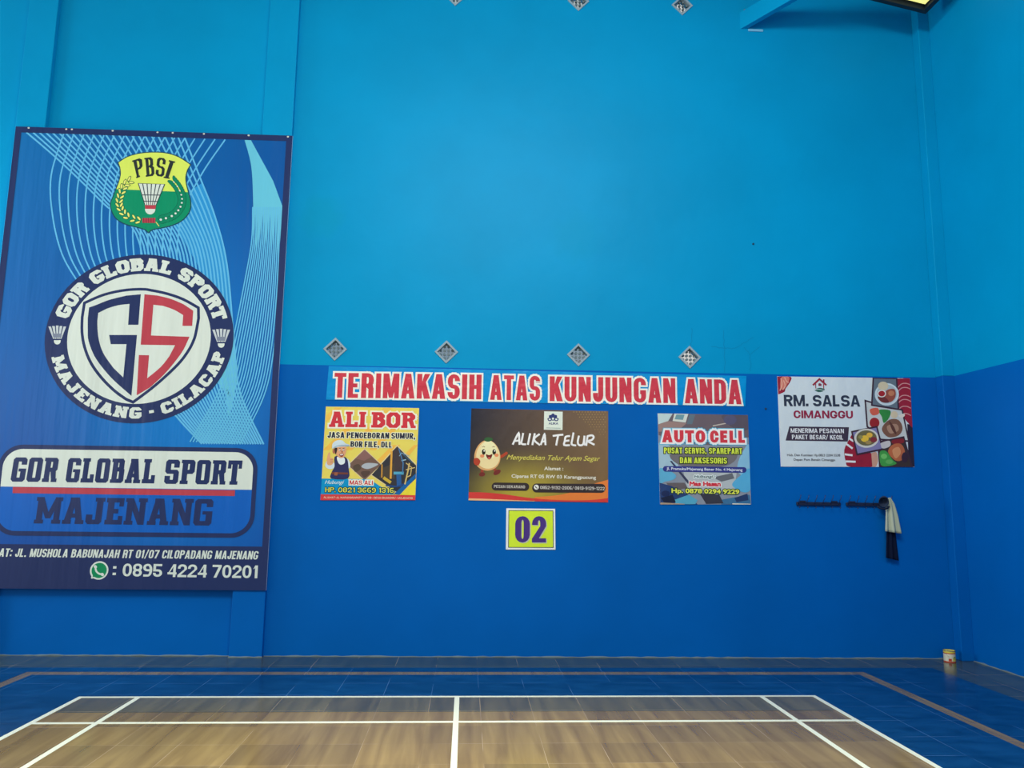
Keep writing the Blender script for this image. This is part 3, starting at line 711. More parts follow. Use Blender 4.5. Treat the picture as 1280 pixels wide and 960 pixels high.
    for j in range(1, len(sp)):
        a = math.atan2(sp[j][1]-sp[j-1][1], sp[j][0]-sp[j-1][0])
        for sd in (-1, 1):
            x, y = sp[j][0]-sin(a)*sd*25, sp[j][1]+cos(a)*sd*25
            S.px([k(*q) for q in ell(x, y, 32, 17, 10, a-sd*0.5)], (0, 96, 74), 8); S.px([k(*q) for q in ell(x, y, 26, 12, 10, a-sd*0.5)], (0, 128, 92), 9)
    for j in range(2, len(sp), 2): S.px([k(*q) for q in ell(sp[j][0], sp[j][1], 7+6*j/len(sp), 7+5*j/len(sp), 10)], WHITE, 10)
    S.end('cotton_sprig', crest, 'green sprig with white dots')
    # round emblem
    cx, cz, rx, ry = -3.466, 3.272, 0.984, 0.917
    S.begin(); S.face(ell(cx, cz, rx, ry, 72), NAVY, 5); S.face(ell(cx-0.004, cz-0.006, 0.748, 0.706, 72), WHITE, 6)
    em = S.end('round_emblem', label='navy ring around a white disc')
    S.begin()
    un = lambda p: ((p[0]-cx)/rx, (p[1]-cz)/ry)
    ang = lambda px: math.atan2(*un(S.p(px))[::-1])
    def arc(word, a0, a1, rin, hh, top, **kw):       # letters bent round the ring
        let, tot = slab_word(word, **kw)
        last = None
        for x0, x1, ps in let:
            if last is not None and x0-last > kw['gap']*2: S.end('ring_lettering', em, 'white slab letters on the navy ring'); S.begin()
            last = x1
            for pl in ps:
                pts = []
                for j in range(len(pl)):
                    p, q = pl[j], pl[(j+1) % len(pl)]
                    for t in (0, 0.5):
                        x = x0+p[0]+(q[0]-p[0])*t; y = p[1]+(q[1]-p[1])*t
                        a = a0+(a1-a0)*x/tot; rr = rin+hh*y if top else rin+hh*(1-y)
                        pts.append((cx+rx*rr*cos(a), cz+ry*rr*sin(a)))
                S.face(pts, WHITE, 7)
    arc('GOR GLOBAL SPORT', ang((75, 396)), ang((277.5, 399)), 0.80, 0.155, True, w=0.92, tx=0.36, ty=0.25, c=0.2, sf=0.07, gap=0.05, space=0.5)
    S.end('ring_lettering', em, 'white slab letters on the navy ring'); S.begin()
    arc('MAJENANG - CILACAP', ang((68, 446)), ang((273.5, 440)), 0.815, 0.13, False, w=0.86, tx=0.33, ty=0.25, c=0.18, sf=0.08, gap=0.09, space=0.45)
    S.end('ring_lettering', em, 'white slab letters around the navy ring')
    for (x, y0, y1) in ((71.8, 407, 430.5), (276.6, 411, 435)):
        S.begin(); hw = 9.5
        for j in range(5):
            u = -1+2*j/4
            S.px([(x+u*hw-1.7, y0+abs(u)*1.2), (x+u*hw+1.7, y0+abs(u)*1.2), (x+u*4.4+0.8, y0+16.5), (x+u*4.4-0.8, y0+16.5)], (190, 200, 204), 7)
        S.px([(x-6, y0+10), (x+6, y0+10), (x+5, y0+15), (x-5, y0+15)], (120, 130, 150), 8)
        S.px([(x-4.2, y0+18.3), (x+4.2, y0+18.3)]+[(x+4.2*cos(a), y0+19.5+4.2*sin(a)) for a in [pi*j/8 for j in range(9)]], WHITE, 7)
        S.end('ring_shuttlecock', em, 'small white shuttlecock on the navy ring')
    a3 = crop(50, 310, 7.385); a4 = crop(170, 310, 7.385); a5 = crop(50, 410, 7.385); a6 = crop(170, 410, 7.385)
    S.begin()
    o = cat([a3(400, 500), a3(560, 430), a3(700, 392), a3(830, 373), a3(960, 369), a4(150, 380), a4(290, 410), a4(440, 462), a4(590, 545)], 4) + \
        cat([a4(592, 650), a4(568, 780), a6(545, 120), a6(500, 210), a6(420, 320), a6(300, 440), a6(150, 570), a5(862, 700)], 4) + \
        cat([a5(790, 670), a5(680, 590), a5(560, 470), a5(460, 330), a5(400, 180), a5(376, 40), a3(378, 640)], 4)
    o = S.P(o); S.face(o, NAVY, 7); S.face(grow(o, -0.030), WHITE, 8)
    sh = S.end('shield', em, 'white shield with a navy outline')
    S.begin()
    S.px([a3(932, 428)] + cat([a3(800, 440), a3(640, 480), a3(525, 525), a3(455, 550)], 4) + cat([a3(443, 650), a3(443, 760), a5(450, 120), a5(505, 260), a5(590, 380), a5(690, 490), a5(846, 627)], 4) +
         [a5(897, 65), a5(640, 65), a5(655, 150), a5(800, 150), a5(770, 457)] + cat([a5(680, 370), a5(590, 240), a5(545, 110), a3(531, 700), a3(540, 600)], 4) +
         cat([a3(620, 560), a3(720, 530), a3(828, 517)], 4) + [a3(815, 710), a3(910, 710)], NAVY, 9)
    S.end('emblem_letter', em, 'navy letter on the shield')
    S.begin()
    S.px([a4(80, 428), a6(45, 155), a6(362, 160)] + cat([a6(310, 260), a6(230, 360), a6(105, 465)], 4) + [a6(122, 252), a6(28, 250), a6(8, 622)] +
         cat([a6(130, 550), a6(260, 430), a6(370, 300), a6(440, 200), a6(495, 82)], 4) + [a4(140, 808), a4(162, 525)] + cat([a4(250, 535), a4(350, 570), a4(437, 620)], 4) +
         [a4(430, 720), a4(520, 720), a4(530, 580)] + cat([a4(440, 520), a4(320, 470), a4(200, 440)], 4), RED, 9)
    S.end('emblem_letter', em, 'red letter on the shield')
    # name plate
    S.begin()
    L_, R_ = S.p((-5, 610))[0], S.p((320.5, 610))[0]; T_, B_ = S.p((160, 557.8))[1], S.p((160, 670.8))[1]
    pl = rrect(L_, B_, R_, T_, 0.23); S.face(pl, NAVY, 5)
    inn = rrect(L_+0.045, B_+0.045, R_-0.045, T_-0.045, 0.19, 10); S.face(inn, (0, 92, 184), 6)
    zs = lambda x: S.p((160, 610.2))[1]
    top = [q for q in inn if q[1] > zs(0)]; top = sorted(top, key=lambda q: math.atan2(q[1]-zs(0), q[0]-(L_+R_)/2))
    S.face([(R_-0.045, zs(0))]+top+[(L_+0.045, zs(0))], WHITE, 7)
    S.px([(16.3, 608.5), (294, 612.8), (293.5, 620), (16, 616.4)], RED, 8)
    plate = S.end('name_plate', label='white and blue rounded plate with a red stripe')
    S.begin(); kw = dict(w=0.60, tx=0.235, ty=0.17, c=0.09, sf=0.055, gap=0.075)
    for wd, p, q, sh in (('GOR', (14, 602), (70.5, 602.6), 0.06), ('GLOBAL', (82.5, 602.8), (193.5, 604.3), 0.05), ('SPORT', (205.5, 604.8), (301, 606), 0.04)):
        S.begin(); S.slabtext(wd, p, q, 30.4, NAVY, 9, shear=sh, **kw); S.end('plate_lettering', plate, 'navy block slab letters')
    kw = dict(w=0.72, tx=0.25, ty=0.17, c=0.09, sf=0.06, gap=0.07)
    S.begin(); S.slabtext('MAJENANG', (43, 654.2), (264.5, 657), 33, NAVY, 9, shear=0.04, **kw); S.end('plate_lettering', plate, 'navy block slab letters on blue')
    S.begin()
    S.text('AT: JL. MUSHOLA BABUNAJAH RT 01/07 CILOPADANG MAJENANG', (-1, 695.8), (322.6, 699.3), 10.4, WHITE, 6, 0.035, 0.14, tx=0.2, ty=0.16, gap=0.085, space=0.42)
    S.text('ALAM', (-31, 695.4), (-2.6, 695.8), 10.4, WHITE, 6, 0.035, 0.14)
    S.end('address_lettering', label='white address line'); S.begin()
    S.text('0895 4224 70201', (152.9, 720.3), (322.2, 722.8), 16, WHITE, 6, 0.05, tx=0.21, ty=0.17, gap=0.08, space=0.42)
    S.text(':', (140.6, 720), (144.8, 720), 15, WHITE, 6, 0.05)
    S.end('phone_lettering', label='white phone number')
    S.begin()
    c = S.p((124.1, 713)); rr = 0.092
    S.face(ell(c[0], c[1], rr, rr, 32), WHITE, 6); S.px([(114.0, 723.2), (115.2, 712), (124, 722.5)], WHITE, 6)
    S.face(ell(c[0], c[1], rr*0.82, rr*0.82, 32), (0, 132, 84), 7); S.px([(116, 721.3), (117, 714), (122.5, 720.5)], (0, 132, 84), 7)
    hs = [(c[0]-0.040, c[1]+0.036), (c[0]-0.030, c[1]-0.002), (c[0]-0.002, c[1]-0.030), (c[0]+0.036, c[1]-0.040)]
    for f in stroke2(cat(hs, 5), 0.018): S.face(f, WHITE, 8)
    for q in (hs[0], hs[-1]): S.face(ell(q[0], q[1], 0.019, 0.015, 10, -0.78), WHITE, 8)
    S.end('phone_icon', label='green round chat icon with a white handset')
big_banner()

# ------------------------------------------------------------------ thank-you strip
def thanks():
    S = Sheet('strip_banner', 0.006, [(407.5, 499.5), (931.5, 507.8), (933, 470), (411, 457.6)], 'strip',
              'long cyan strip banner with red capital letters under the row of vents', 'banner')
    S.sheet((0, 138, 204))
    S.begin(); C = (196, 58, 74); O = [(0.019, (236, 234, 222))]
    for wd, bl, br, h in (('TERIMAKASIH', (417, 497), (601.5, 499.3), 31), ('ATAS', (612.5, 499.8), (675, 500.9), 31), ('KUNJUNGAN', (687, 501.4), (844.5, 504), 31), ('ANDA', (856, 504.1), (927, 505.5), 30.6)):
        S.text(wd, bl, br, h, C, 2, 0.055, out=O, tx=0.205, ty=0.16, gap=0.085, space=0.3)
    S.end('lettering', label='red condensed capitals outlined in white')
thanks()

# ------------------------------------------------------------------ well drilling poster
def drill_poster():
    k = crop(395, 500, 7.111); K = lambda *a: [k(*q) for q in a]
    S = Sheet('poster', 0.005, K((40, 890), (882, 890), (917, 72), (88, 58)), 'poster',
              'square yellow poster with a workman in a cap and red slab title', 'poster')
    S.sheet((222, 206, 96))
    S.begin()
    for a in (60, 260, 470, 640, 830):
        S.px(K((a, 445), (a+60, 445), (a+330, 180), (a+270, 180)) if a < 500 else K((a-160, 600), (a-90, 600), (min(a+110, 905), 400), (min(a+40, 905), 400)), (232, 182, 78), 1)
    S.px(K((90, 200), (90, 140), (170, 66), (230, 66)), (232, 186, 84), 1); S.px(K((600, 70), (680, 72), (560, 190), (480, 190)), (228, 190, 88), 1)
    S.end('stripes', label='orange diagonal stripes')
    S.begin()
    S.px(K((432, 430), (588, 576), (432, 722), (276, 580)), (214, 196, 150), 2); S.px(K((432, 440), (578, 576), (432, 712), (286, 580)), (112, 88, 78), 3)
    S.px(K((432, 440), (500, 503), (430, 540), (350, 520)), (132, 96, 92), 4)
    S.px([k(*q) for q in cat([(405, 585), (450, 560), (540, 565), (545, 580), (470, 612), (420, 605)], 4, True)], (168, 176, 184), 4)
    S.px([k(*q) for q in cat([(330, 590), (380, 570), (400, 610), (350, 640)], 4, True)], (84, 70, 60), 4)
    S.px([k(*q) for q in cat([(400, 640), (470, 630), (480, 650), (430, 690)], 4, True)], (84, 66, 60), 4)
    S.end('pit_picture', label='diamond picture of a brown pit')
    S.begin()
    S.px(K((722, 400), (897, 575), (890, 700), (742, 845), (482, 665)), (216, 200, 150), 2)
    S.px(K((722, 412), (890, 582), (886, 700), (742, 835), (496, 665)), (50, 52, 60), 3)
    S.px(K((722, 412), (770, 460), (770, 620), (700, 640), (672, 462)), (66, 58, 62), 4)
    S.px(K((600, 600), (700, 560), (700, 700), (560, 690)), (74, 66, 58), 4)
    for pts, wd, c in (([(587, 572), (585, 690)], 10, (208, 150, 60)), ([(672, 455), (664, 700)], 17, (216, 160, 66)), ([(736, 430), (775, 560), (770, 650)], 9, (70, 120, 170)), ([(740, 500), (760, 470), (830, 500)], 5, (130, 170, 200)),
                       ([(600, 690), (665, 735)], 26, (200, 170, 60)), ([(790, 750), (820, 620), (830, 560)], 12, (206, 180, 110)), ([(800, 560), (850, 600), (840, 670), (800, 690)], 8, (200, 176, 112)), ([(880, 600), (800, 620)], 7, (210, 190, 130)),
                       ([(690, 650), (780, 650)], 24, (80, 160, 190)), ([(735, 660), (740, 770)], 40, (40, 90, 150)), ([(620, 760), (720, 770), (800, 740)], 12, (30, 70, 130)), ([(770, 480), (860, 560)], 8, (60, 90, 120)), ([(760, 540), (800, 530)], 8, (150, 190, 210))):
        S.pxs([k(*q) for q in pts], wd/7.111*0.0088, c, 5)
    S.end('rig_picture', label='diamond picture of a drilling rig')
    S.begin()
    S.px(K((46, 698), (478, 704), (560, 760), (700, 840), (41, 840)), (0, 142, 196), 4)
    S.px(K((690, 838), (890, 650), (888, 690), (745, 842)), (20, 96, 160), 5); S.px(K((745, 843), (888, 700), (884, 846)), (226, 210, 60), 5)
    S.px(K((42, 838), (885, 846), (882, 890), (40, 890)), (206, 62, 64), 6)
    S.end('foot_band', label='cyan and red foot band')
    # workman
    S.begin(); SK = (216, 160, 120); SKD = (176, 112, 84)
    S.px([k(*q) for q in cat([(160, 560), (105, 535), (82, 585), (120, 615), (165, 600)], 4, True)], (200, 214, 222), 4)
    S.px([k(*q) for q in cat([(250, 520), (290, 530), (305, 590), (270, 620), (240, 580)], 4, True)], (200, 214, 222), 4)
    S.px([k(*q) for q in cat([(165, 505), (225, 500), (275, 520), (290, 600), (285, 698), (135, 698), (140, 640), (165, 590)], 3, True)], (46, 48, 92), 5)
    S.px([k(*q) for q in cat([(190, 505), (250, 512), (255, 560), (220, 575), (195, 550)], 4, True)], (216, 226, 230), 6)
    S.px(K((140, 640), (285, 645), (285, 662), (138, 660)), (110, 60, 50), 6); S.px(K((165, 642), (195, 643), (190, 672), (162, 670)), (150, 90, 66), 7)
    S.px([k(*q) for q in cat([(178, 425), (262, 410), (268, 460), (245, 510), (205, 512), (172, 470)], 4, True)], SK, 7)
    S.px([k(*q) for q in ell(160, 455, 14, 22, 14)], SKD, 6); S.px([k(*q) for q in cat([(165, 430), (190, 428), (182, 470), (172, 480)], 4, True)], (60, 44, 40), 8)
    S.px([k(*q) for q in cat([(206, 482), (246, 478), (240, 500), (220, 504)], 4, True)], (130, 40, 40), 8); S.px(K((211, 484), (243, 481), (240, 490), (216, 492)), (235, 235, 230), 9)
    for x in (212, 246): S.px([k(*q) for q in ell(x, 445, 7, 9, 10)], (240, 240, 235), 8); S.px([k(*q) for q in ell(x+2, 446, 4, 6, 10)], (40, 34, 34), 9); S.px(K((x-9, 430), (x+8, 426), (x+8, 431), (x-9, 435)), (60, 44, 40), 8)
    S.px([k(*q) for q in ell(233, 460, 9, 12, 12)], SKD, 8)
    S.px([k(*q) for q in cat([(145, 430), (150, 385), (190, 358), (235, 360), (262, 385), (295, 398), (290, 412), (220, 415), (170, 425)], 4, True)], (196, 214, 222), 9)
    S.px([k(*q) for q in cat([(150, 432), (200, 412), (290, 412), (296, 400), (240, 398), (180, 408)], 4, True)], (150, 172, 188), 10)
    S.px([k(*q) for q in cat([(100, 570), (98, 520), (112, 470), (124, 470), (128, 512), (152, 520), (150, 565), (125, 580)], 4, True)], SK, 6)
    for y in (528, 542, 556): S.px(K((128, y), (152, y-2), (152, y+1), (128, y+3)), SKD, 7)
    S.end('workman_figure', label='workman with a white cap and navy overalls, one finger up')
    S.begin()
    kw = dict(w=0.80, tx=0.27, ty=0.20, c=0.2, sf=0.08, gap=0.06)
    for wd, a, b, y0, y1 in (('ALI', 115, 440, 240, 243), ('BOR', 490, 880, 245, 251)):
        S.slabtext(wd, k(a, y0), k(b, y1), 138/7.111, (200, 54, 66), 4, [(0.016, (240, 236, 214))], **kw)
    S.end('title_lettering', label='red slab title')
    S.begin(); DK = (34, 40, 60); O = [(0.006, (236, 232, 200))]
    S.text('JASA PENGEBORAN SUMUR,', k(102, 336), k(882, 347), 52/7.111, DK, 4, 0.05, out=O, tx=0.265, ty=0.185, gap=0.075, space=0.36)
    S.text('BOR FILE, DLL', k(306, 417), k(676, 424), 52/7.111, DK, 7, 0.05, out=O, tx=0.265, ty=0.185, gap=0.075, space=0.36)
    S.text('Hubungi', k(85, 745), k(245, 746), 34/7.111, (214, 236, 244), 7, -0.01, 0.35)
    S.text('MAS ALI', k(298, 752), k(505, 754), 38/7.111, (196, 50, 60), 8, 0.05, out=[(0.010, (236, 234, 220))], tx=0.24, ty=0.18, gap=0.09, space=0.5)
    S.text('HP. 0821 3669 1316', k(82, 819), k(690, 825), 43/7.111, (226, 222, 84), 8, 0.06, out=[(0.007, (24, 60, 70))], tx=0.18, ty=0.15, gap=0.15, space=0.55)
    S.text('ALAMAT: JL. KARANGSARI RT 07/08 - DESA CIMANGGU - MAJENANG', k(68, 874), k(860, 880), 17/7.111, (240, 214, 190), 8, 0.03, tx=0.14, ty=0.14, gap=0.12, space=0.4)
    S.end('contact_lettering', label='service and phone lettering')
drill_poster()

# ------------------------------------------------------------------ egg shop poster
def egg_poster():
    k = crop(560, 500, 4.8); K = lambda *a: [k(*q) for q in a]; kk = lambda pts: [k(*q) for q in pts]
    S = Sheet('poster', 0.005, K((122, 602), (960, 615), (961, 67), (140, 50)), 'poster',
              'wide dark brown poster with a smiling egg, above the yellow number sign', 'poster')
    S.sheet(grad_mat('poster_gradient', ((58, 54, 50), (124, 98, 62), (34, 38, 54), (122, 98, 76)), (0.40, 0.06, 0.55, (172, 156, 58)), 'poster'))
    S.begin()
    S.px(cat(K((520, 582), (650, 572), (760, 548), (860, 508), (961, 478)), 6)+K((960, 612), (520, 606)), (222, 124, 58), 1)
    S.px(cat(K((125, 553), (220, 555), (340, 566), (480, 586), (620, 598), (760, 602), (880, 598), (960, 588)), 5)+K((960, 614), (540, 608), (124, 592)), (204, 60, 58), 2)
    S.px(cat(K((124, 590), (250, 594), (400, 601), (520, 606)), 5)+K((520, 609), (122, 602)), (226, 176, 130), 3)
    S.end('wave_band', label='red and orange waves along the foot')
    S.begin()
    for i in range(13):
        for j in range(12):
            x = 755+i*17+(j % 2)*8; y = 72+j*15
            if x < 950 and (x-750)*0.85 > (y-70)*1.05-6 and y < 250: S.px(kk(ell(x, y, 3.0-j*0.12, 2.6-j*0.1, 6)), (176, 148, 92), 1)
    S.end('dot_pattern', label='gold dots in the top corner')
    S.begin(); NV = (44, 56, 112)
    S.px(K((577, 68), (688, 70), (687, 180), (575, 178)), (216, 226, 214), 1)
    S.px(kk(ell(614, 98, 9, 9, 14)), NV, 2); S.px(kk(ell(646, 98, 9, 9, 14)), NV, 2); S.px(kk(ell(630, 92, 11, 11, 14)), NV, 2)
    for x, sg in ((616, -1), (644, 1)): S.pxs(kk(cat([(x, 106), (x+sg*16, 112), (x+sg*10, 124), (x-sg*4, 122)], 4)), 0.011, NV, 2)
    S.px(kk(ell(630, 112, 15, 12, 16)), NV, 2); S.px(kk(ell(630, 112, 7, 7, 12)), (216, 226, 214), 3)
    S.text('ALIKA', k(604, 147), k(661, 148), 14/4.8, NV, 2, 0.04); S.px(K((590, 166), (675, 168), (675, 171), (590, 169)), (130, 150, 150), 2)
    S.end('shop_logo', label='small white square with a navy mark')
    S.begin()
    for st in ([(388, 268), (405, 232), (424, 199), (427, 230), (429, 269)], [(399, 246), (429, 243)], [(451, 198), (445, 232), (441, 262), (468, 266)], [(493, 200), (486, 235), (479, 269)], [(521, 200), (513, 235), (506, 271)],
               [(550, 204), (515, 236), (552, 271)], [(556, 270), (568, 235), (579, 205), (583, 238), (585, 271)], [(563, 250), (585, 247)], [(628, 216), (660, 211), (692, 208)], [(661, 212), (654, 245), (649, 273)],
               [(732, 216), (706, 221), (701, 245), (697, 270), (731, 271)], [(702, 246), (728, 243)], [(753, 195), (746, 235), (742, 266), (769, 273)], [(786, 214), (779, 245), (782, 266), (797, 272), (812, 262), (819, 214)], [(819, 214), (817, 250), (821, 272)],
               [(838, 214), (833, 245), (829, 275)], [(836, 217), (864, 212), (874, 224), (862, 240), (838, 247), (858, 258), (879, 269)]):
        S.pxs(kk(cat(st, 3) if len(st) > 2 else st), 0.021, (232, 236, 232), 3)
    S.end('title_lettering', label='white brush lettering')
    S.begin()
    S.text('Menyediakan Telur Ayam Segar', k(358, 357), k(912, 366), 31/4.8, (214, 204, 96), 3, 0.004, 0.4)
    S.text('Alamat :', k(577, 421), k(692, 423), 23/4.8, (222, 220, 206), 3, 0.03)
    S.text('Ciparas RT 05 RW 03 Karangpucung', k(381, 466), k(888, 475), 22/4.8, (222, 220, 206), 3, 0.03)
    for x0, y0, x1, y1 in ((262, 496, 487, 544), (505, 502, 945, 556)):
        r = (y1-y0)/2; S.px(kk(ell(x0+r, (y0+y1)/2-1, r, r, 16, 0, pi/2, 1.5*pi)+ell(x1-r, (y0+y1)/2+1, r, r, 16, 0, -pi/2, pi/2)), (52, 44, 46), 3)
    S.text('PESAN SEKARANG', k(276, 527), k(462, 530), 17/4.8, (214, 210, 200), 4, 0.04, tx=0.15, ty=0.14, gap=0.13, space=0.45)
    S.px(kk(ell(530, 523, 15, 15, 18)), (222, 222, 214), 4); S.pxs(kk([(524, 517), (527, 524), (536, 530)]), 0.009, (60, 50, 50), 5)
    S.text('0852-9132-2006/ 0813-9129-1222', k(553, 534), k(940, 541), 19/4.8, (220, 216, 208), 4, 0.035, tx=0.15, ty=0.14, gap=0.13, space=0.4)
    S.end('contact_lettering', label='pale lettering and dark pills')
    S.begin(); RB = (150, 62, 46)
    S.pxs(K((302, 348), (330, 334), (352, 318)), 0.030, (176, 70, 46), 2); S.px(kk(ell(350, 319, 9, 8, 12)), (176, 70, 46), 2)
    S.pxs(K((205, 410), (205, 440)), 0.03, RB, 2); S.px(kk(ell(204, 446, 19, 13, 14, -0.1)), (112, 44, 40), 2)
    S.pxs(K((272, 405), (290, 430)), 0.03, RB, 2); S.px(kk(ell(294, 434, 24, 14, 14, -0.5)), (112, 44, 40), 2)
    egg = [(236+78*cos(a)*(1-0.13*(-sin(a))), 332+92*sin(a)) for a in [2*pi*i/40 for i in range(40)]]
    S.px(kk(egg), (214, 164, 108), 3); S.px(kk([(240+(x-236)*0.9, 328+(y-332)*0.92) for x, y in egg]), (240, 212, 158), 4)
    S.px(kk([(244+(x-236)*0.62, 300+(y-332)*0.6) for x, y in egg]), (246, 226, 178), 5)
    for x in (214, 277): S.px(kk(ell(x, 312, 11, 17, 16)), (40, 40, 30), 6); S.px(kk(ell(x+3, 305, 4, 5, 10)), (236, 236, 220), 7)
    for x, y in ((205, 336), (291, 331)): S.px(kk(ell(x, y, 13, 10, 14)), (226, 142, 96), 6)
    S.px(kk(cat([(228, 326), (247, 331), (266, 325), (258, 350), (246, 357), (234, 347)], 4, True)), (110, 38, 34), 6); S.px(kk(ell(247, 349, 9, 6, 12)), (206, 96, 86), 7)
    for x0, x1 in ((205, 222), (266, 282)): S.pxs(K((x0, 283), ((x0+x1)/2, 278), (x1, 283)), 0.006, (150, 110, 70), 6)
    S.px(kk(cat([(216, 238), (232, 224), (262, 228), (268, 240), (244, 250), (226, 248)], 4, True)), (48, 92, 52), 6)
    S.px(kk(cat([(158, 352), (178, 348), (194, 368), (182, 392), (162, 388), (154, 370)], 4, True)), (176, 66, 46), 6)
    S.end('egg_picture', label='cream egg with a smiling face')
egg_poster()

# ------------------------------------------------------------------ court number
def number_sign():
    k = crop(560, 500, 4.8); K = lambda *a: [k(*q) for q in a]
    S = Sheet('number_sign', 0.007, K((347, 897), (645, 898), (643, 653), (350, 650)), 'poster', 'small yellow sign with purple number 02 and white edge, below the dark egg poster', 'sign')
    S.sheet((226, 236, 232))
    S.begin(); S.px(K((361, 886), (634, 887), (632, 663), (363, 661)), (44, 54, 50), 1); S.px(K((365, 882), (630, 883), (628, 667), (367, 665)), (206, 230, 56), 2)
    S.end('panel', label='yellow panel with a dark rule')
    S.begin()
    S.text('0', k(402, 855), k(490, 855), 158/4.8, (72, 50, 126), 4, 0.085, sh=(0.010, -0.009, (186, 190, 170)), tx=0.245, ty=0.14)
    S.text('2', k(503, 855), k(588, 855), 158/4.8, (72, 50, 126), 4, 0.085, sh=(0.010, -0.009, (186, 190, 170)), tx=0.245, ty=0.16)
    S.end('digits', label='purple digits with a grey shadow')
number_sign()

# ------------------------------------------------------------------ phone repair poster
def phone_poster():
    k = crop(815, 510, 7.385); K = lambda *a: [k(*q) for q in a]; kk = lambda pts: [k(*q) for q in pts]
    S = Sheet('poster', 0.005, K((75, 890), (915, 890), (885, 65), (52, 48)), 'poster',
              'square grey blue poster with gloved hands and a red title', 'poster')
    S.sheet((134, 142, 156))
    S.begin()
    S.px(K((52, 48), (885, 65), (892, 270), (700, 350), (300, 330), (60, 250)), (104, 92, 100), 1)
    S.px(K((52, 50), (190, 52), (150, 120), (58, 150)), (186, 206, 206), 2); S.px(K((60, 150), (150, 120), (320, 140), (250, 200), (62, 220)), (150, 124, 120), 2)
    S.px(K((205, 52), (335, 55), (310, 135), (190, 120)), (206, 212, 204), 2); S.px(K((225, 60), (300, 62), (285, 110), (208, 104)), (110, 150, 160), 3); S.px(K((345, 60), (400, 62), (370, 150), (320, 150)), (96, 112, 124), 2)
    S.px(K((560, 160), (720, 130), (725, 138), (562, 170)), (190, 180, 170), 2); S.px(kk(ell(720, 110, 60, 45, 18)), (86, 84, 112), 2)
    S.px(kk(cat([(640, 70), (880, 70), (885, 200), (760, 190)], 4, True)), (88, 80, 92), 1)
    S.px(kk(cat([(58, 330), (150, 340), (210, 430), (240, 560), (150, 590), (66, 590)], 4, True)), (156, 186, 202), 2)
    S.px(kk(cat([(64, 560), (150, 575), (220, 620), (200, 660), (120, 680), (68, 690)], 4, True)), (92, 168, 204), 3)
    S.px(kk(cat([(898, 340), (830, 420), (790, 520), (800, 600), (905, 640)], 4, True)), (134, 186, 214), 2)
    S.px(kk(cat([(905, 560), (820, 620), (740, 700), (780, 750), (860, 780), (912, 740)], 4, True)), (84, 168, 210), 3)
    S.px(kk(cat([(180, 420), (560, 430), (780, 420), (720, 520), (460, 560), (240, 520)], 4, True)), (112, 108, 112), 2)
    S.px(K((290, 590), (780, 600), (760, 780), (330, 760)), (176, 184, 188), 2); S.px(K((560, 640), (740, 600), (760, 650), (640, 680)), (100, 104, 112), 3)
    S.px(K((165, 490), (182, 488), (352, 690), (330, 700)), (60, 64, 90), 3); S.px(K((130, 690), (300, 690), (330, 740), (180, 760)), (100, 92, 96), 3)
    S.px(K((70, 690), (180, 720), (330, 800), (420, 890), (76, 890)), (40, 64, 112), 3); S.px(K((200, 850), (340, 800), (420, 850), (400, 888), (220, 888)), (80, 160, 190), 4)
    S.px(K((440, 790), (620, 800), (660, 880), (500, 885)), (58, 58, 70), 4); S.px(K((620, 850), (900, 800), (912, 888), (640, 888)), (60, 110, 150), 3); S.px(K((760, 830), (880, 790), (890, 850), (780, 870)), (40, 60, 100), 4)
    S.px(K((80, 830), (190, 800), (220, 870), (120, 885)), (28, 36, 60), 4); S.px(kk(ell(125, 790, 40, 28, 16)), (30, 44, 84), 4); S.px(K((740, 880), (905, 884), (912, 890), (742, 890)), (220, 214, 200), 4)
    S.px(K((78, 872), (300, 884), (300, 890), (78, 890)), (170, 150, 130), 5)
    S.end('repair_picture', label='picture of gloved hands over a phone')
    S.begin()
    for wd, a, b, y0, y1 in (('AUTO', 93, 492, 317, 320), ('CELL', 536, 866, 320, 323)):
        S.text(wd, k(a, y0), k(b, y1), 113/7.385, (206, 60, 72), 5, 0.075, out=[(0.026, (84, 180, 214)), (0.019, (236, 240, 240))], tx=0.32, ty=0.25, gap=0.12)
    S.end('title_lettering', label='red title outlined in white and cyan')
    S.begin(); O = [(0.008, (44, 60, 40))]; Y = (206, 222, 74)
    S.text('PUSAT SERVIS, SPAREPART', k(110, 419), k(832, 425), 54/7.385, Y, 5, 0.06, out=O, tx=0.225, ty=0.17, gap=0.09, space=0.42)
    S.text('DAN AKSESORIS', k(257, 509), k(692, 514), 55/7.385, Y, 5, 0.06, out=O, tx=0.225, ty=0.17, gap=0.09, space=0.42)
    S.px(kk(ell(126, 562, 26, 26, 12, 0, pi/2, 1.5*pi)+ell(846, 572, 26, 26, 12, 0, -pi/2, pi/2)), (52, 58, 132), 5)
    S.text('Jl. Pramuka/Majenang Bener No. 4 Majenang', k(134, 571), k(835, 583), 26/7.385, (214, 220, 232), 6, 0.03)
    S.text('Hubungi :', k(392, 645), k(585, 647), 28/7.385, (30, 66, 76), 5, 0.02, 0.3, out=[(0.009, (214, 226, 226))])
    S.text('Mas Hasan', k(345, 720), k(635, 724), 46/7.385, (204, 50, 66), 5, 0.075, out=[(0.008, (226, 226, 226))])
    S.text('Hp. 0878 0294 9229', k(180, 783), k(806, 795), 44/7.385, (222, 228, 84), 7, 0.05, out=[(0.009, (40, 66, 60))])
    S.end('contact_lettering', label='yellow, red and white lettering')
phone_poster()

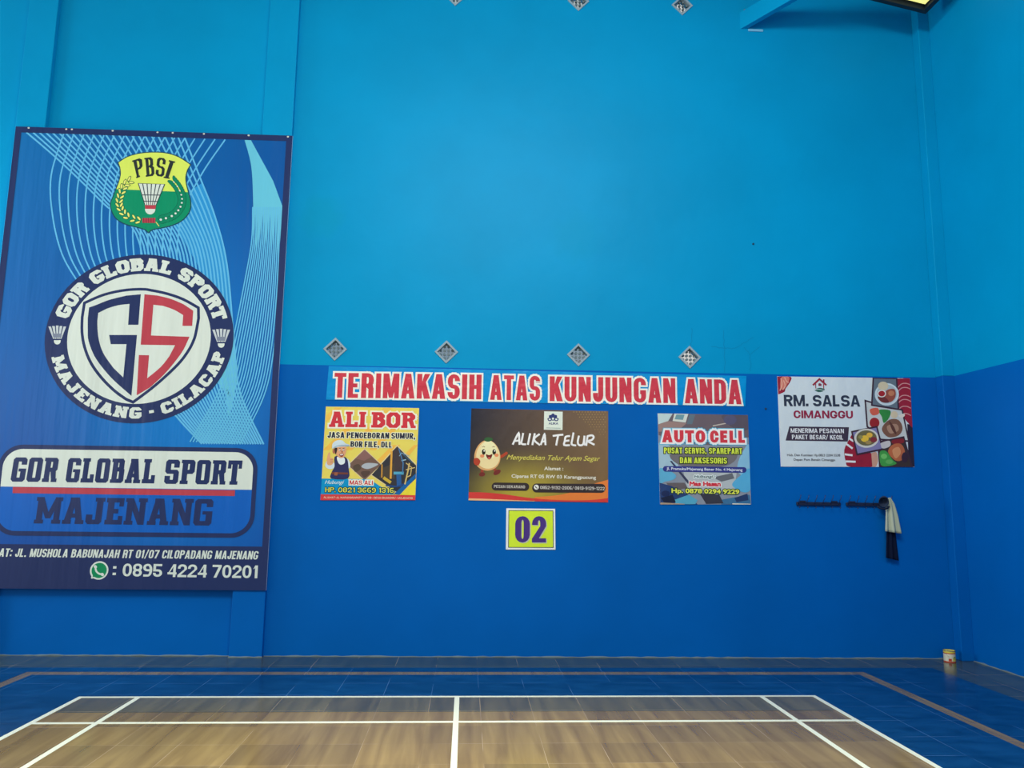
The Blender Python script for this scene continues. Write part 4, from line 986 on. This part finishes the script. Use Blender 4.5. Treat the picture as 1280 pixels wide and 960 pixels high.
# ------------------------------------------------------------------ restaurant poster
def food_poster():
    a = crop(965, 465, 7.68); b = crop(1050, 465, 7.68)
    A = lambda *q: [a(*x) for x in q]; B = lambda *q: [b(*x) for x in q]; bb = lambda pts: [b(*x) for x in pts]; aa = lambda pts: [a(*x) for x in pts]
    S = Sheet('poster', 0.005, [a(85, 908), b(716, 912), b(670, 60), a(50, 42)], 'poster',
              'wide white poster with pictures of food dishes, nearest the right corner', 'poster')
    S.sheet((202, 213, 219))
    DK = (62, 44, 58); RD = (148, 36, 56); PK = (200, 140, 142)
    S.begin()
    S.px(cat(A((50, 44), (180, 46), (172, 100), (130, 160), (120, 190), (60, 216)), 3), RD, 1); S.px(cat(A((90, 50), (165, 50), (150, 110), (110, 170), (80, 150)), 4, True), (204, 120, 104), 2)
    for f in ([(85, 60), (95, 120), (75, 180)], [(120, 50), (140, 90), (160, 100)], [(110, 80), (125, 130), (105, 170)]): S.pxs(aa(cat(f, 4)), 0.010, (224, 170, 150), 3)
    S.end('fish_pattern', label='red fish slice in the top left corner'); S.begin()
    S.px(cat(B((525, 64), (600, 62), (669, 62), (686, 250), (702, 520), (655, 490), (600, 420), (570, 350), (535, 250)), 3), RD, 1)
    for y in (110, 150, 225, 265, 330, 400): S.pxs(bb(cat([(545, y+50), (590, y+5), (640, y), (680, y+18)], 4)), 0.010, PK, 2)
    S.end('fish_pattern', label='red fish slices in the top right corner'); S.begin()
    S.px(cat(B((120, 590), (80, 660), (40, 750), (55, 860), (90, 908), (310, 908), (308, 780), (200, 770), (160, 640)), 3), RD, 1)
    for p, q in (((60, 690), (120, 735)), ((45, 790), (120, 800)), ((55, 858), (150, 862)), ((90, 640), (130, 665))): S.pxs(B(p, q), 0.022, (220, 220, 222), 2)
    S.px(cat(B((300, 780), (350, 770), (365, 850), (345, 908), (310, 908)), 3), (196, 150, 130), 1)
    S.end('fish_pattern', label='red fish slices along the foot'); S.begin()
    S.px(B((645, 500), (702, 505), (716, 910), (660, 910)), (46, 40, 56), 1)
    S.end('side_band', label='dark band on the right edge')
    def pict(quad, fill, items, label, l=3):
        S.begin(); q = S.P(B(*quad)); S.face(grow(q, 0.018), DK, l); S.face(q, fill, l+1)
        for pts, c, j in items: S.px(bb(pts), c, l+1+j)
        S.end('food_picture', label=label)
    pict(((326, 64), (535, 70), (552, 350), (312, 312)), (98, 112, 124), [(ell(448, 215, 116, 108, 26), (196, 210, 216), 1), (ell(448, 212, 98, 90, 26), (170, 184, 190), 2), (ell(412, 135, 50, 42, 18), (204, 190, 160), 3),
         (cat([(440, 180), (520, 165), (530, 240), (480, 290), (430, 260)], 4, True), (150, 80, 66), 3), (ell(398, 208, 42, 36, 16), (220, 216, 210), 4), (ell(398, 208, 32, 27, 16), (160, 40, 46), 5), (cat([(360, 240), (420, 235), (470, 290), (400, 290)], 4, True), (110, 50, 50), 3), (ell(490, 205, 30, 26, 14), (190, 122, 88), 4)], 'rice plate picture', 5)
    pict(((250, 285), (300, 300), (590, 372), (650, 655), (395, 640), (268, 520)), (190, 196, 196), [(cat([(285, 360), (360, 345), (372, 400), (310, 415)], 4, True), (206, 96, 76), 1), (cat([(370, 365), (480, 370), (470, 440), (420, 490), (400, 430)], 4, True), (54, 134, 66), 1), (ell(520, 410, 34, 36, 14), (206, 190, 160), 1),
         (ell(330, 490, 58, 60, 20), (204, 200, 196), 1), (ell(330, 488, 48, 50, 20), (150, 40, 44), 2), (cat([(400, 545), (470, 460), (560, 460), (600, 540), (560, 610), (460, 625)], 4, True), (122, 86, 70), 1), (cat([(450, 520), (540, 500), (560, 560), (480, 590)], 4, True), (166, 130, 108), 2),
         (cat([(470, 470), (520, 530), (540, 600), (500, 560)], 4, True), (92, 58, 50), 3), (cat([(560, 420), (610, 400), (620, 420), (590, 440)], 4, True), (214, 206, 196), 2)], 'grilled meat picture', 3)
    pict(((122, 580), (346, 535), (398, 735), (168, 782)), (128, 124, 168), [(ell(252, 636, 118, 92, 26), (206, 204, 196), 1), (ell(252, 634, 98, 74, 26), (110, 104, 70), 2), (ell(235, 640, 38, 32, 16), (226, 186, 62), 3), (ell(280, 606, 30, 24, 14), (222, 176, 70), 3), (ell(320, 650, 34, 26, 14), (130, 50, 56), 3), (ell(195, 625, 22, 18, 12), (150, 140, 84), 3), (ell(270, 676, 30, 18, 12), (160, 136, 84), 3)], 'yellow soup bowl picture', 8)
    pict(((372, 680), (604, 634), (680, 904), (388, 906)), (62, 52, 50), [(cat([(380, 690), (470, 660), (480, 710), (410, 735)], 4, True), (196, 192, 190), 1), (cat([(500, 655), (600, 640), (606, 680), (510, 690)], 4, True), (130, 40, 46), 1), (cat([(380, 770), (440, 760), (500, 840), (540, 880), (450, 905), (390, 890)], 4, True), (66, 150, 70), 1), (ell(420, 810, 30, 26, 12), (110, 186, 100), 2), (ell(470, 862, 36, 22, 12), (96, 170, 90), 2),
         (cat([(460, 770), (500, 700), (580, 690), (620, 760), (600, 840), (530, 850)], 4, True), (178, 100, 66), 2), (cat([(500, 750), (560, 720), (580, 780), (530, 830)], 4, True), (206, 140, 96), 3), (ell(620, 820, 32, 50, 16), (58, 42, 56), 3)], 'fried chicken picture', 6)
    S.begin(); G = (44, 92, 80)
    S.pxs(A((392, 127), (455, 68), (522, 127)), 0.020, RD, 2); S.px(A((488, 72), (502, 70), (504, 108), (490, 96)), RD, 2)
    S.px(A((415, 118), (423, 112), (424, 158), (416, 158)), RD, 2); S.px(A((490, 112), (500, 120), (500, 160), (492, 160)), RD, 2)
    S.px(A((444, 112), (458, 106), (476, 118), (474, 134), (446, 134)), (130, 50, 70), 2)
    S.px(aa(cat([(410, 172), (455, 152), (505, 165), (490, 185), (452, 193), (425, 185)], 4, True)), G, 2); S.pxs(A((400, 172), (450, 166), (515, 182)), 0.006, (210, 220, 220), 3)
    S.end('house_logo', label='red house over a green hill')
    S.begin()
    S.text('RM. SALSA', a(116, 328), b(195, 333), 109/7.68, (48, 56, 74), 2, 0.06, tx=0.235, ty=0.2, gap=0.07, space=0.4)
    S.text('CIMANGGU', a(208, 443), b(126, 447), 74/7.68, (142, 38, 68), 2, 0.05, tx=0.265, ty=0.21, gap=0.08)
    S.end('title_lettering', label='slate and maroon title')
    S.begin()
    S.px(A((166, 522), (738, 530), (728, 668), (130, 658)), (64, 54, 70), 2)
    S.text('MENERIMA PESANAN', a(180, 583), a(690, 588), 43/7.68, (226, 228, 232), 3, 0.05, tx=0.19, ty=0.16, gap=0.1, space=0.45)
    S.text('PAKET BESAR/ KECIL', a(192, 645), a(684, 649), 43/7.68, (226, 228, 232), 3, 0.05, tx=0.19, ty=0.16, gap=0.1, space=0.45)
    S.text('Hub. Den Kusniaan Hp.0823 2204 5538', a(145, 808), a(655, 811), 24/7.68, (70, 74, 84), 2, 0.03)
    S.text('Depan Pom Bensin Cimanggu', a(208, 852), a(606, 855), 24/7.68, (70, 74, 84), 2, 0.03)
    S.end('order_lettering', label='dark box and small lettering')
food_poster()

# ------------------------------------------------------------------ vent blocks set into the wall
M_CEM = mat((150, 172, 184), 0.85, 0.2, g=1.0); M_CEM2 = mat((112, 130, 138), 0.9, 0.2, g=1.0)
def vent_meshes():
    def ringv(vs, y0): return [(v.x, -(v.z+y0), v.y) for v in vs]
    a = MB(); vs, fs = filled([dia(0, 0, 0.128), dia(0, 0, 0.100)], 0.035); a.add(ringv(vs, -0.025), fs, M_CEM)
    q = 0.043; hs = [(x*q, z*q) for z in (-1.5, -0.5, 0.5, 1.5) for x in (-1.5, -0.5, 0.5, 1.5) if abs(x)+abs(z) < 2.6]
    b = MB(); vs, fs = filled([dia(0, 0, 0.1015)]+[ell(x, z, 0.0145, 0.0145, 16) for x, z in hs], 0.012); b.add(ringv(vs, -0.045), fs, M_CEM2)
    return a.mesh('frame'), b.mesh('lattice')
VF, VL = vent_meshes()
WHERE = ['grey diamond vent block above the strip banner, first from the left', 'grey diamond vent block above the strip banner, second from the left', 'grey diamond vent block above the strip banner, third from the left',
         'grey diamond vent block with bright daylight in its holes, fourth above the strip banner',
         'grey diamond vent block high on the wall, leftmost of the top row', 'grey diamond vent block high on the wall, middle of the top row', 'grey diamond vent block high on the wall, rightmost of the top row']
for (s, z), lb in zip(VENTS, WHERE):
    v = tag(empty('vent_block', W(s, z, 0), PHI), lb, 'vent', 'diamond vent blocks in the back wall')
    link('frame', VF, v); link('lattice', VL, v)

# ------------------------------------------------------------------ coat racks and what hangs on them
M_BLK = mat((26, 34, 62), 0.45, 0.4, g=1.0); M_WIRE = mat((30, 50, 100), 0.35, 0.5, g=1.0)
def rack(p0, p1, n, label):
    (sa, za), (sb, zb) = wl(p0, 0.02), wl(p1, 0.02); z = (za+zb)/2; c = (sa+sb)/2; L = sb-sa
    r = tag(empty('coat_rack', W(c, z, 0), PHI), label, 'coat rack', 'hook rails on the back wall')
    mb = MB(); mb.box((-L/2, -0.024, -0.019), (L/2, -0.0, 0.019), M_BLK); bevel(mb.build('rail', r), 0.006)
    for x in (-L*0.36, L*0.36):
        mb = MB(); mb.box((x-0.03, -0.030, 0.012), (x+0.03, -0.0, 0.034), M_BLK); bevel(mb.build('mounting_plate', r), 0.005)
    for i in range(n):
        x = -L/2+0.02+(L-0.04)*i/(n-1); mb = MB()
        mb.tube(cat([(-0.02, 0.012)], 1) and [(x, -0.026, -0.03), (x, -0.045, -0.045), (x, -0.06, -0.03)], 0.0035, M_WIRE)
        mb.tube([(x-0.002, -0.026, 0.0), (x, -0.034, 0.03), (x+0.004, -0.062, 0.06), (x+0.008, -0.068, 0.088)], 0.0036, M_WIRE)
        mb.lathe([(0, -0.006), (0.005, -0.003), (0.006, 0), (0.005, 0.004), (0, 0.006)], M_WIRE, 8, lambda v, x=x: v+Vector((x+0.008, -0.068, 0.09)))
        mb.build('hook', r, smooth=True)
    return r
rack((996, 630), (1051, 629.8), 6, 'dark rail of empty wire hooks on the blue wall, left of the pair')
rack((1058, 630.4), (1114, 631), 6, 'dark rail of wire hooks holding cap and towel, right of the pair')

def cloth(name, px_rows, d, folds, m, label, catg, amp=0.018):
    """px_rows: (left px, right px) pairs from top to bottom; folds run downwards."""
    nu = 30; rows = []
    for i in range(len(px_rows)-1):
        for j in range(6):
            t = j/6; a, b = px_rows[i], px_rows[i+1]
            rows.append((lerp2(a[0], b[0], t), lerp2(a[1], b[1], t)))
    rows.append(px_rows[-1]); n = len(rows); vs = []; fs = []
    c0 = wl(lerp2(px_rows[0][0], px_rows[0][1], 0.5), d)
    for i, (l, r) in enumerate(rows):
        v = i/(n-1.0); pl, pr = wl(l, d), wl(r, d)
        for j in range(nu+1):
            u = j/nu; s, z = lerp2(pl, pr, u)
            dd = d+amp*(0.35+0.65*v)*sin(u*folds*2*pi+0.8*sin(v*2.2))+0.012*sin(u*pi)-0.012*(1-v)
            vs.append((s-c0[0], -max(0.006, dd), z-c0[1]))
    for i in range(n-1):
        for j in range(nu): a = i*(nu+1)+j; fs.append((a, a+1, a+nu+2, a+nu+1))
    mb = MB(); mb.add(vs, fs, m); o = mb.build(name, smooth=True)
    o.location = W(c0[0], c0[1], 0); o.rotation_euler = (0, 0, PHI)
    sd = o.modifiers.new('thickness', 'SOLIDIFY'); sd.thickness = 0.006; sd.offset = 0
    tag(o, label, catg)
    return o
M_TOW = mat((168, 178, 160), 0.95, 0.1, g=1.1); M_DK = mat((14, 24, 50), 0.95, 0.1, g=1.0)
cloth('towel', [((1108.8, 622.5), (1113.5, 622)), ((1107.5, 632), (1118, 630)), ((1106.8, 646), (1122, 645)), ((1106, 664), (1126, 667))], 0.075, 2.2, M_TOW,
      'pale cream towel hanging from the right hook rail', 'towel', 0.016)
cloth('cloth', [((1112, 650), (1117, 650)), ((1108.5, 666), (1120, 666)), ((1107.5, 684), (1122, 684)), ((1107, 697), (1124, 701))], 0.042, 2.6, M_DK,
      'dark navy cloth hanging below the cream towel', 'cloth', 0.012)
# cap hung on the rail
(sc_, zc_) = wl((1102, 629), 0.05)
capr = tag(empty('cap', W(sc_, zc_, 0), PHI), 'dark grey cap hung on the right hook rail beside the towel', 'cap')
mb = MB(); MC = mat((44, 58, 84), 0.9, 0.1, g=1.0)
prof = [(0.004, 0.075), (0.03, 0.072), (0.055, 0.055), (0.068, 0.03), (0.07, 0.0), (0.066, -0.004), (0.062, 0.02), (0.045, 0.05), (0.02, 0.062), (0.004, 0.064)]
rotc = Matrix.Rotation(radians(-62), 4, 'X') @ Matrix.Rotation(radians(25), 4, 'Y')
mb.lathe(prof, MC, 20, lambda v: rotc @ Vector((v.x*0.72, v.y*0.9, v.z*0.8)) + Vector((-0.015, -0.125, 0.012)))
mb.build('crown', capr, smooth=True)
mb = MB(); vs = []; fs = []
for i in range(13):
    a = pi*i/12
    for q, hgt in ((0.055, 0), (0.095, -0.018)): vs.append(Vector((q*cos(a)*0.75-0.015, -0.119-0.004*q-hgt*0.5, -0.03-q*sin(a)*0.42)))
    if i: fs.append((2*i-2, 2*i-1, 2*i+1, 2*i))
mb.add(vs, fs, mat((34, 46, 70), 0.9, 0.1, g=1.0)); o = mb.build('brim', capr, smooth=True); sd = o.modifiers.new('thickness', 'SOLIDIFY'); sd.thickness = 0.004

# ------------------------------------------------------------------ paint tin in the corner
def tin():
    x, y = 5.115, 1.36
    r = tag(empty('paint_tin', (x, y, 0), 0.3), 'small yellow and white paint tin on the floor in the right corner', 'paint tin')
    MY = mat((214, 200, 84), 0.45, 0.4, g=1.0); MR = mat((176, 62, 44), 0.45, 0.4, g=1.0); MW = mat((206, 206, 190), 0.45, 0.4, g=1.0); MS = mat((150, 150, 140), 0.4, 0.5, 0.6, g=1.0)
    R = 0.057; H = 0.118
    mb = MB(); mb.lathe([(0, 0), (R, 0), (R, 0.012)], MR, 32); mb.lathe([(R, 0.012), (R, H*0.72), (R, H*0.80), (R, H*0.94), (R+0.003, H*0.96), (R+0.003, H), (R-0.004, H)], [MW, MR, MY, MY, MS, MS], 32)
    mb.build('can', r, smooth=False)
    mb = MB(); mb.lathe([(R-0.004, H-0.002), (R-0.008, H-0.008), (0.030, H-0.008), (0.028, H-0.004), (0, H-0.004)], MY, 32); mb.build('lid', r, 'yellow lid')
    mb = MB(); q = R+0.0006
    def patch(a0, a1, z0, z1, m):
        n = 8; vs = [(q*cos(a0+(a1-a0)*i/n), q*sin(a0+(a1-a0)*i/n), z) for i in range(n+1) for z in (z0, z1)]
        mb.add(vs, [(2*i, 2*i+2, 2*i+3, 2*i+1) for i in range(n)], m)
    patch(-1.9, -0.9, 0.014, 0.05, mat((196, 196, 90), 0.45, 0.4, g=1.0)); patch(-2.6, -2.1, 0.014, 0.04, MR); patch(-1.7, -1.2, 0.05, 0.06, mat((90, 130, 90), 0.45, 0.4, g=1.0))
    mb.build('label', r, 'printed colour patches on the tin')
    mb = MB(); mb.tube([(-R-0.002, 0, H*0.78), (-R*0.9, -R*0.55, H*0.5), (0, -R*1.12, H*0.34), (R*0.9, -R*0.55, H*0.5), (R+0.002, 0, H*0.78)], 0.0015, MS, 6); mb.build('handle', r, 'thin wire handle', smooth=True)
tin()

# ------------------------------------------------------------------ painted support beam running off the wall, top right
def beam():
    ps, pz = wl((936, 36)); ts, tz = wl((930, 15))
    r = tag(empty('support_beam', W(ps, pz, 0), PHI), 'cyan painted support beam leaning out from the top of the wall, right of the vents', 'beam')
    a = W(ps-0.01, pz+0.0, 0.0); H = tz-pz
    # direction: out from the wall and to the right, rising a little
    di = Vector((0.62, -0.72, 0.10)).normalized(); Lb = 2.6; side = di.cross(Vector((0, 0, 1))).normalized()
    inv = Matrix.Rotation(-PHI, 4, 'Z')
    def lc(P): return inv @ (P-W(ps, pz, 0))
    mb = MB()
    st = a-di*0.08; vs = []
    for P in (st, st+di*Lb):
        for o in (0, 0.07):
            for h in (0, H): vs.append(lc(P+side*o+Vector((0, 0, h))))
    mb.add(vs, [(0, 1, 3, 2), (4, 6, 7, 5), (0, 4, 5, 1), (2, 3, 7, 6), (0, 2, 6, 4), (1, 5, 7, 3)], M_UP)
    bevel(mb.build('beam', r), 0.006)
    mb = MB(); mb.box((-0.01, -0.012, -0.035), (0.17, 0.0, -0.005), mat((120, 190, 226), 0.7, 0.2, g=1.0)); bevel(mb.build('plaster_patch', r, 'pale plaster under the beam end'), 0.006)
    mb = MB(); mb.box((-0.06, -0.03, H-0.02), (0.05, 0.0, H+0.02), mat((110, 110, 120), 0.8, 0.2, g=1.0)); bevel(mb.build('bearing_pad', r, 'grey mortar pad on the beam end'), 0.006)
beam()

# ------------------------------------------------------------------ floodlight in the top right corner
def flood():
    P = W(*wl((1157, 18), 0.42), 0.42)
    r = tag(empty('floodlight', P, 0), 'black floodlight with lit yellow face high in the right corner', 'floodlight')
    # local frame: far right lower rim corner at the origin; u goes left, v comes forward along the right wall
    g3 = lambda p, d: W(*wl(p, d), d)
    P1 = g3((1157, 18), 0.42); u = (g3((1085, 0), 0.44)-P1).normalized(); v = (g3((1195, -20), 0.92)-P1).normalized(); n = u.cross(v).normalized()
    if n.z < 0: n = -n
    MK = mat((22, 36, 50), 0.5, 0.4, g=1.0); MG = mat((236, 226, 130), 0.4, 0.4, emit=0.9); MH = mat((120, 120, 100), 0.3, 0.5, 0.7, g=1.0)
    Lu, Lv, hh, t = 0.78, 0.62, 0.10, 0.055
    def bx(mb, a0, a1, b0, b1, c0, c1, m): mb.box((a0, b0, c0), (a1, b1, c1), m, lambda q: u*q.x+v*q.y+n*q.z)
    mb = MB(); bx(mb, 0, Lu, 0, t, 0, hh, MK); bx(mb, 0, Lu, Lv-t, Lv, 0, hh, MK); bx(mb, 0, t, t, Lv-t, 0, hh, MK); bx(mb, Lu-t, Lu, t, Lv-t, 0, hh, MK); bx(mb, 0, Lu, 0, Lv, hh, hh+0.05, MK)
    bevel(mb.build('housing', r, 'black housing'), 0.006)
    mb = MB(); bx(mb, t+0.02, Lu-t-0.02, t+0.04, t+0.12, hh-0.06, hh-0.05, MG); bx(mb, t+0.02, Lu-t-0.02, t+0.24, t+0.32, hh-0.06, hh-0.05, MG); bx(mb, t+0.02, Lu-t-0.02, t+0.42, t+0.48, hh-0.06, hh-0.05, MG)
    mb.build('lamp_strip', r, 'lit yellow strips')
    mb = MB(); bx(mb, t, Lu-t, t, Lv-t, hh-0.02, hh-0.008, MH); mb.build('reflector', r, 'grey metal reflector')
    mb = MB(); mb.tube([u*0.3+v*0.2+n*0.14, u*0.3+v*0.2+n*0.4, W(4.9, 7.9, 0.16)-P], 0.018, MK, 8); mb.build('bracket', r, smooth=True)
flood()
